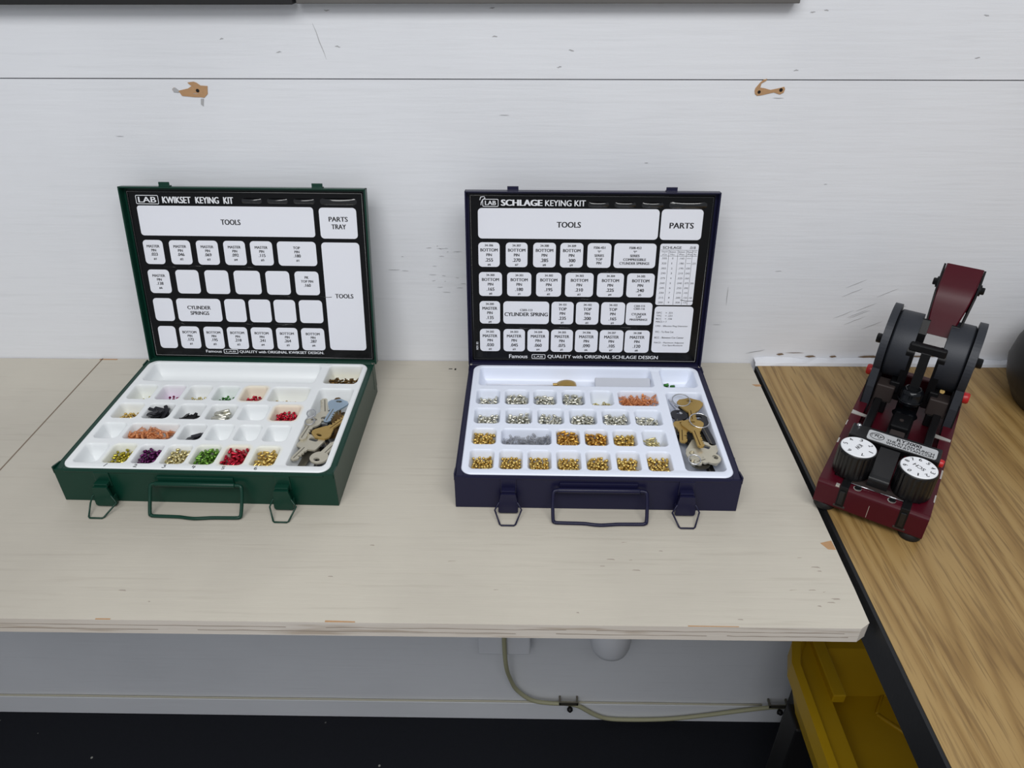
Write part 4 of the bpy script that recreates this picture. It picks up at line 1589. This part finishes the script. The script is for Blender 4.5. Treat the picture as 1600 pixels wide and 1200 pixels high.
def put_ring(pile, x, y, z, R_, m, label, tilt=0.0, wire=.7):
    b = MB(.001)
    P_ = [(R_ * math.cos(t), R_ * math.sin(t), .6 * math.sin(t)) for t in np.linspace(0, 2 * PI, 40, endpoint=False)]
    b.tube(P_, wire, m, 8, closed=True)
    o = b.obj('key_ring')
    o.matrix_world = kit_matrix(pile.kit) @ Matrix.Translation(((x - 165) * .001, y * .001, (ZT + z) * .001)) @ Matrix.Rotation(tilt, 4, 'X')
    tag(o, label, 'key ring')


pb = Pile(blue_kit)
for (kx, ky, kr, km, kl) in ((300, 60, .1, 'keydark', 'dark key at the bottom of the pile, front of the blue kit'), (284, 96, .2, 'keydark', 'dark key lying under the brass keys against the left wall, blue kit'),
                             (303, 90, 3.0, 'clip', 'tarnished key against the right wall of the blue kit key compartment'), (294, 150, .15, 'keydark', 'dark key below the large brass key at the back of the blue kit'),
                             (290, 40, 1.8, 'clip', 'tarnished key lying crosswise at the very front of the blue kit')):
    put_key(pb, 'blank', kx, ky, kr, km, kl, 56, 24)
put_key(pb, 'blank', 305, 122, .12, 'keydark', 'dark steel key half hidden under the brass keys in the blue kit', 66, 24)
put_key(pb, 'round', 279, 128, -.25, 'keydark', 'dark key at the left wall of the key compartment, blue kit', 56, 22)
put_key(pb, 'squarecut', 297, 62, -.5, 'keysilver', 'large silver key with a rectangular hole in its square head, blue kit', 52, 34)
put_key(pb, 'blank', 285, 48, .95, 'keysilver', 'silver key lying across the front left of the key compartment, blue kit', 40, 22)
zb = put_key(pb, 'round', 303, 38, -1.15, 'keysilver', 'silver key with an open triangular head at the front of the blue kit', 34, 20)
put_key(pb, 'wide', 279, 102, -.14, 'keybrass', 'short-bladed brass key half under another in the middle of the blue kit', 46, 22)
z2_ = put_key(pb, 'wide', 291, 100, .06, 'keybrass', 'brass key with a ring through it in the middle of the blue kit', 58, 27)
z1_ = put_key(pb, 'wide', 298, 153, -.06, 'keybrass', 'large brass key at the back of the key compartment, blue kit', 58, 32)
put_ring(pb, 300, 106, z2_ + 4.5, 12.5, 'chrome', 'bright split ring on the middle brass key of the blue kit', .12)
put_ring(pb, 287, 160, z1_ + 4.0, 11.5, 'steelwire', 'grey split ring at the back brass key of the blue kit', .1)
put_ring(pb, 281, 33, zb + 3.5, 7, 'chrome', 'small ring in the front left corner of the blue kit key compartment', .15)
b = MB(.001)
b.lathe([(.6, 0), (2.0, 3), (2.4, 8), (2.0, 9), (2.6, 10), (2.6, 26), (3.1, 27), (3.1, 40), (2.2, 43)], (0, 0, 0), (0, -1, 0), 'chrome', 14)
o = b.obj('small_screwdriver')
o.matrix_world = kit_matrix(blue_kit) @ Matrix.Translation(((272.5 - 165) * .001, .170, (ZT - 6) * .001)) @ Matrix.Rotation(.27, 4, 'Z') @ Matrix.Rotation(-.03, 4, 'X')
tag(o, 'slim silver pen-like tool at the back left of the blue kit key compartment', 'tool')

pg = Pile(green_kit)
for (kx, ky, kr, km, kl) in ((296, 70, .1, 'keydark', 'dark key at the bottom of the pile, front of the green kit'), (284, 60, -.1, 'clip', 'tarnished key under the others at the left wall, green kit'),
                             (303, 96, 3.0, 'brown', 'brown key below the others at the right wall of the green kit'), (296, 130, .15, 'keydark', 'dark key below the bluish key of the green kit')):
    put_key(pg, 'blank', kx, ky, kr, km, kl, 56, 24)
put_key(pg, 'round', 290, 92, .5, 'keydark', 'dark key underneath the others in the middle of the green kit', 60, 28)
put_key(pg, 'blank', 306, 118, -2.9, 'brown', 'tarnished key against the right wall of the green kit key compartment', 60, 20)
put_key(pg, 'squarecut', 286, 66, -.35, 'keysilver', 'silver key with the broad square head at the front of the green kit', 52, 28)
put_key(pg, 'blank', 303, 36, 2.75, 'keysilver', 'silver key in the front right corner of the green kit key compartment', 44, 22)
put_key(pg, 'wide', 296, 82, 2.6, 'keybrass', 'brass key with worn head in the middle of the green kit', 56, 26)
zg = put_key(pg, 'round', 278, 104, -.12, 'keysilver', 'silver key leaning on the left wall of the green kit compartment', 48, 22)
put_key(pg, 'round', 287, 124, 3.4, 'keysilver', 'silver key with its blade pointing to the back of the green kit', 52, 22)
put_key(pg, 'wide', 299, 148, -.12, 'keyblue', 'bluish steel key at the back of the green kit key compartment', 54, 26)
put_ring(pg, 272.5, 119, zg + 5, 5.5, 'steelwire', 'small dark ring at the left wall of the green kit key compartment', .3)
put_ring(pg, 275, 102, zg + 4.5, 6.0, 'steelwire', 'grey ring on the silver keys in the middle of the green kit', .1)

# ------------------------------------------------------------------ code punch on the desk
# local frame: x across the machine (0..117 mm), y towards its back, z up from the desk
ANG = math.atan2(-.545, .838)
punch = empty('key_code_punch', (0.366, -0.200, ZB + ZD), ANG)
tag(punch, 'maroon and black lever-operated key code punch with two numbered white dials', 'key punch')
PW, PL = 117.0, 300.0
YZ = Matrix(((0, 0, 1, 0), (1, 0, 0, 0), (0, 1, 0, 0), (0, 0, 0, 1)))     # prism drawn in (y, z), extruded along x


def part(b, name, parent=None, bevel=0.0):
    return b.obj(name, parent or punch, bevel=bevel)


b = MB(.001)
side = [(0, 9), (PL, 9), (PL, 41), (3, 41), (0, 38)]
for x0 in (0, PW - 13):
    b.prism(side, x0, x0 + 13, 'maroon', T=YZ)
b.prism([(0, 9), (PL, 9), (PL, 27), (20, 27), (20, 41), (3, 41), (0, 38)], 13, PW - 13, 'maroon', T=YZ)
b.box(13, PW - 13, PL - 12, PL, 27, 46, 'maroon')
body = part(b, 'base', bevel=0.0022)
# scraped paint on corners and edges of the base
b = MB(.001)
for (x0, x1, y0, y1, z0, z1) in ((-.15, 1.6, 84, 95, 36, 41.15), (PW - 1.6, PW + .15, 78, 96, 34, 41.15), (19, 23, 1, 5, 37.5, 41.2), (-.12, 1, 0.5, 6, 27, 31),
                                 (PW - 1, PW + .12, 0.5, 4, 27, 30), (PW - 1.2, PW + .15, 30, 44, 39.6, 41.2), (-.12, 1, 128, 140, 39.8, 41.2), (58, 58.5, -.1, 1, 12, 29), (PW - .8, PW + .15, 8, 20, 9, 10.5)):
    b.box(x0, x1, y0, y1, z0, z1, 'bareedge')
part(b, 'paint_chip', body)
for (x, y) in ((12, 12), (PW - 12, 12), (12, PL - 14), (PW - 12, PL - 14)):
    b = MB(.001)
    b.lathe([(10.5, 0), (12, 1.5), (12, 8), (11, 9.2)], (x, y, 0), (x, y, 1), 'rubber', 24)
    part(b, 'rubber_foot')
# white scale strips across both rails
for x0, y0, nm in ((0.3, 158, 0), (PW - 23, 160, 1)):
    b = MB(.001)
    b.prism([(x0, y0), (x0 + 22, y0), (x0 + 22, y0 + 5), (x0 + 9, y0 + 7), (x0, y0 + 9)], 41, 41.8, 'bareedge')
    part(b, 'scale_strip')
# inner rails of the carriage
for x in (19, 89):
    b = MB(.001)
    b.box(x, x + 9, 70, 235, 27.3, 50, 'black')
    part(b, 'guide_rail', bevel=0.001)
# front hardware: slots, plungers and the two clips
for x in (24, 88):
    b = MB(.001)
    b.box(x, x + 9, -.8, 30, 14, 42.5, 'black')
    b.box(x + 1.5, x + 7.5, -2.4, 6, 18, 37, 'knob')
    b.box(x - 2, x + 11, -.5, 1, 12, 15.5, 'umber')
    part(b, 'front_slot', bevel=0.0008)
b = MB(.001)
b.tube([(33, 12, 42), (58, 12, 42)], .7, 'chrome', 6)
b.tube([(64, 12, 42), (88, 12, 42)], .7, 'chrome', 6)
b.box(32, 90, 12.5, 22, 38, 41.8, 'umber')
part(b, 'hinge_wire')
for x in (37, 73):
    b = MB(.001)
    b.lathe([(4.6, 0), (4.6, .25)], (x + 4, 7.5, 41), (x + 4, 7.5, 60), 'bareedge', 9)
    b.lathe([(3.8, 0), (3.8, .9), (2.2, 1.2), (2.0, .6)], (x + 4.4, 7.9, 41), (x + 4.4, 7.9, 60), 'black', 14)
    part(b, 'screw')
# central bar from the name plate to the front
b = MB(.001)
b.prism([(18, 41.5), (40, 27.3), (83.5, 27.3), (83.5, 56), (24, 55), (18, 53)], 47.5, 69, 'knob', T=YZ)
part(b, 'centre_bar', bevel=0.002)
# cross plate with the label
b = MB(.001)
b.box(10, 110, 84, 112, 48, 58.5, 'knob')
b.lathe([(3, 0), (3, 2.2), (1.5, 3.2)], (17, 107, 58.5), (17, 107, 70), 'chrome', 14)
part(b, 'cross_plate', bevel=0.0015)
b = MB(.001)
LT = Matrix.Translation((0, 84.5, 58.9)) @ Matrix.Rotation(.16, 4, 'X')
b.prism(rrect(29.5, 105.5, 0, 17, 3, 5), -.4, .5, 'silverlabel', T=LT)
oc = [(40 + 8.2 * math.cos(t), 8.6 + 5.9 * math.sin(t)) for t in np.linspace(0, 2 * PI, 32, endpoint=False)]
oi = [(40 + 7.4 * math.cos(t), 8.6 + 5.1 * math.sin(t)) for t in np.linspace(0, 2 * PI, 32, endpoint=False)]
b.prism(oc, .5, .6, 'ink', holes=[oi[::-1]], T=LT)
text(b, 'Ry', 36.5, 45.5, 5.6, 12.4, .62, 'ink', .01, T=LT, italic=.3)
b.tube([(34.5, 6.8, .6), (33.6, 9.8, .6), (36, 11.2, .6), (38.5, 10.5, .6)], .35, 'ink', 5, T=LT)
text(b, 'RY2000', 61, 88, 10.6, 15.8, .62, 'ink', .035, T=LT)
text(b, 'THE RYTAN PUNCH', 51, 102.5, 5.6, 9.4, .62, 'ink', .03, T=LT)
text(b, 'WWW.RYTAN.COM', 51, 102.5, 1.2, 4.8, .62, 'ink', .03, T=LT)
part(b, 'name_plate')
b = MB(.001)
b.lathe([(4.5, 0), (5, 1), (5, 9), (4, 11)], (104, 96, 50), (124, 94, 50), 'redknob', 18)
part(b, 'red_button')
b = MB(.001)
b.tube([(74, 82.5, 50), (104, 82.5, 48)], 2.6, 'maroon', 8)
b.lathe([(2, 0), (2.4, 1.5), (1, 2.6)], (80, 78, 50), (80, 76, 56), 'chrome', 10)
part(b, 'stop_rod')


# dials
def dial_knob(cx, cy, word, nums, wordang, wordw):
    b = MB(.001)
    n = 60
    prof = [(20.2, 0), (20.8, 2), (20.8, 30), (20.2, 32.6), (19.6, 33.4)]
    # fluted skirt
    vs, fs = [], []
    for (r, h) in prof:
        for i in range(n):
            rr_ = r - (0.7 if i % 3 == 0 and 1 < h < 31 else 0)
            vs.append((rr_ * math.cos(2 * PI * i / n), rr_ * math.sin(2 * PI * i / n), h))
    for j in range(len(prof) - 1):
        for i in range(n):
            k = (i + 1) % n
            fs.append((j * n + i, j * n + k, (j + 1) * n + k, (j + 1) * n + i))
    b.add(vs, fs, 'knob', False)
    b.add(vs[-n:], [tuple(range(n))], 'knob')
    b.lathe([(6, -6), (6, .5)], (0, 0, 0), (0, 0, 1), 'black', 16)
    o = b.obj('dial_knob', punch)
    o.location = (cx * .001, cy * .001, .0425)
    g = MB(.001)
    g.lathe([(19.0, 33.2), (19.0, 34.2), (18.4, 34.6)], (0, 0, 0), (0, 0, 1), 'dial', 60)
    for s_, a in nums:
        A = math.radians(a)
        T = Matrix.Translation((14.2 * math.cos(A), 14.2 * math.sin(A), 0)) @ Matrix.Rotation(A - PI / 2, 4, 'Z')
        w_ = 1.3 if s_ == '1' else 3.4
        text(g, s_, -w_ / 2, w_ / 2, -2.5, 2.5, 34.7, 'ink', .02, T=T)
    T = Matrix.Rotation(math.radians(wordang), 4, 'Z')
    text(g, word, -wordw / 2, wordw / 2, -2.6, 2.6, 34.7, 'ink', .02, T=T)
    g.obj('dial_face', o)
    return o


dial_knob(27.5, 35, 'KW', [('4', 138), ('3', 90), ('2', 38), ('1', -13), ('7', -63), ('6', -122), ('5', -176)], -108, 10.5)
dial_knob(91, 34, 'SCH', [('7', 127), ('6', 94), ('5', 58), ('4', 25), ('3', -12), ('2', -48), ('1', -86), ('0', -125), ('9', -162), ('8', 160)], 152, 13.5)

# side plates: a tall rounded head over a leg that is bolted to the base
AX, AZ = 247.0, 111.0
for x0, nm in ((5.0, 0), (PW - 14.0, 1)):
    sx = -1 if nm == 0 else 1
    xe = x0 if nm == 0 else x0 + 9
    b = MB(.001)
    arc = [(AX + 50 * math.cos(t), AZ + 50 * math.sin(t)) for t in np.linspace(-.15, PI + .42, 40)]
    pts = [(192, 28), (284, 28), (288, 60)] + arc + [(195, 66)]
    b.prism(pts, x0, x0 + 9, 'charcoal', T=YZ)
    o = part(b, 'side_plate', bevel=0.0014)
    b = MB(.001)
    b.prism([(191, 27.5), (285, 27.5), (280, 74), (196, 74)], min(xe, xe + sx * 1.6), max(xe, xe + sx * 1.6), 'black', T=YZ)
    part(b, 'plate_foot', bevel=0.0006)
    b = MB(.001)
    b.lathe([(10.5, -1), (10.5, 2.0), (6.4, 2.6), (6.4, 8), (5.4, 8.8)], (xe, AX, AZ), (xe + sx * 10, AX, AZ), 'black', 18)
    part(b, 'pivot_bolt')
    b = MB(.001)
    yk = 258 if nm == 0 else 252
    b.lathe([(6.5, -1), (7.5, 1), (7.5, 8), (6, 10)], (xe, yk, 56), (xe + sx * 11, yk, 56), 'redknob', 20)
    part(b, 'red_knob')
    for k in range(3):
        b = MB(.001)
        b.lathe([(2.2, -1), (2.2, 3)], (xe + sx * 1.5, 202 + k * 9, 36 + k), (xe + sx * 4.5, 202 + k * 9, 36 + k), 'chrome', 10)
        part(b, 'rivet')
    # brown-black clamp blocks just inside the plates
    b = MB(.001)
    xb = 16 if nm == 0 else PW - 38
    b.box(xb, xb + 22, 200, 222, 46, 70, 'umber')
    b.box(xb + 2, xb + 18, 202, 220, 27.3, 46, 'black')
    b.box(xb + (14 if nm == 0 else -3), xb + (26 if nm == 0 else 8), 206, 224, 60, 76, 'black')
    part(b, 'clamp_block', bevel=0.0015)
    # drum between side plate and lever
    b = MB(.001)
    if nm == 0:
        b.lathe([(41, 0), (42.5, .8), (44, 2), (44, 27.5)], (14.5, AX, AZ), (40, AX, AZ), 'charcoal', 64)
    else:
        b.lathe([(41, 0), (42.5, .8), (44, 2), (44, 27.5)], (PW - 14.5, AX, AZ), (70, AX, AZ), 'charcoal', 64)
    part(b, 'cam_drum', bevel=0.0008)

# yoke linking the drums and the ram
b = MB(.001)
b.box(38, 80, 204, 214, 125, 136, 'black')
for x in (37, 72):
    b.prism([(203, 124), (214, 136), (232, 124), (222, 66), (224, 46), (212, 46), (208, 72)], x, x + 9, 'black', T=YZ)
b.prism([(204, 128), (213, 130), (206, 76), (196, 76)], 53, 64, 'black', T=YZ)
part(b, 'yoke', bevel=0.002)
# ram
b = MB(.001)
rx, ry = 58.5, 192
b.lathe([(15, 0), (15, 3), (12.5, 4), (12.5, 20), (14.2, 21), (14.2, 24), (13.4, 25), (13.4, 37), (12, 40.5), (8.5, 42), (8, 40.5), (4, 40.5)], (rx, ry, 40), (rx, ry, 80), 'gloss', 8)
b.lathe([(13.9, 24), (14.6, 25), (14.6, 26), (13.9, 27)], (rx, ry, 40), (rx, ry, 80), 'gloss', 28, caps=False)
part(b, 'punch_ram')
b = MB(.001)
b.box(46, 71, 112, 182, 27.3, 44, 'black')
b.box(48, 69, 142, 176, 44, 52, 'black')
b.box(50, 67, 122, 140, 44, 48, 'umber')
b.lathe([(2.6, 0), (2.6, 1)], (58, 158, 52), (58, 158, 60), 'umber', 12)
part(b, 'key_vise', bevel=0.0015)
b = MB(.001)
for k in range(2):
    b.lathe([(3, 0), (3, 8)], (81 + k * 9, 236, 66 - k), (81 + k * 9, 226, 70), 'keybrass', 12)
part(b, 'brass_screw')

# lever: bent channel of maroon sheet
b = MB(.001)
hx = 61.0


def hrow(y, z, wd): return (y, z, wd)


rows_ = [(236, 139, 14), (241, 150, 15.5), (246, 163, 17.5), (251, 175, 19.2), (254.5, 182, 20), (259, 189, 20.4), (266, 196, 20.6), (278, 207, 20.8), (287, 215, 20.8)]
cxs = [62.5, 63, 63.6, 64.4, 64.8, 65.2, 65.6, 66, 66.3]
vs, fs = [], []
th = 2.4
for (y, z, wd), cx in zip(rows_, cxs):
    # cross-section: flange, face, flange (open to the back)
    dpt = 30 if z > 150 else 22
    n_ = Vector((-0.86, 0.5)) if z < 180 else Vector((-0.70, .71))
    back = -n_
    o_ = [(cx - wd, y + back[0] * dpt, z + back[1] * dpt), (cx - wd, y, z), (cx - wd + 1.5, y - 1.3, z + .8), (cx + wd - 1.5, y - 1.3, z + .8), (cx + wd, y, z), (cx + wd, y + back[0] * dpt, z + back[1] * dpt)]
    i_ = [(cx + wd - th, y + back[0] * dpt, z + back[1] * dpt), (cx + wd - th, y + back[0] * th, z + back[1] * th), (cx - wd + th, y + back[0] * th, z + back[1] * th), (cx - wd + th, y + back[0] * dpt, z + back[1] * dpt)]
    vs += o_ + i_
K_ = 10
for j in range(len(rows_) - 1):
    for i in range(K_):
        k = (i + 1) % K_
        fs.append((j * K_ + i, j * K_ + k, (j + 1) * K_ + k, (j + 1) * K_ + i))
fs.append(tuple(range(K_ - 1, -1, -1)))
fs.append(tuple((len(rows_) - 1) * K_ + i for i in range(K_)))
b.add(vs, fs, 'maroon', True)
lever = part(b, 'lever')
lever.data.set_sharp_from_angle(angle=math.radians(28))
# black arms bolted outside the channel, reaching down to the axle
for sx in (-1, 1):
    b = MB(.001)
    w0 = 64.5 + sx * 16.0
    w1 = 66.0 + sx * 21.3
    prof = [(AX - 14, AZ + 14), (AX + 12, AZ - 6), (AX + 22, AZ + 40), (291, 190), (300, 206), (288, 214), (268, 197), (256, 188), (AX + 2, AZ + 60), (AX - 8, AZ + 34)]
    vs = []
    for off in (0, 2.2):
        for (y, z) in prof:
            t = min(max((z - 125) / 70.0, 0), 1)
            vs.append((w0 * (1 - t) + w1 * t + sx * off, y, z))
    n = len(prof)
    f0 = tuple(range(n)); f1 = tuple(range(2 * n - 1, n - 1, -1))
    b.add(vs, [f0, f1] + [(i, i + n, (i + 1) % n + n, (i + 1) % n) for i in range(n)], 'black')
    part(b, 'lever_arm', lever)
    b = MB(.001)
    xe = 66.0 + sx * 22.5
    b.lathe([(7, 0), (7, 2.5), (4.5, 3), (4.5, 6), (3.5, 6.6)], (xe, 278, 192), (xe + sx * 10, 278, 192), 'black', 16)
    part(b, 'lever_bolt', lever)
    b = MB(.001)
    x = 62.5 + sx * 16.5
    b.prism([(226, 118), (236, 118), (252, 128), (254, 150), (240, 156), (228, 140)], x - 4.5, x + 4.5, 'black', T=YZ)
    part(b, 'lever_hub', lever, bevel=0.0015)
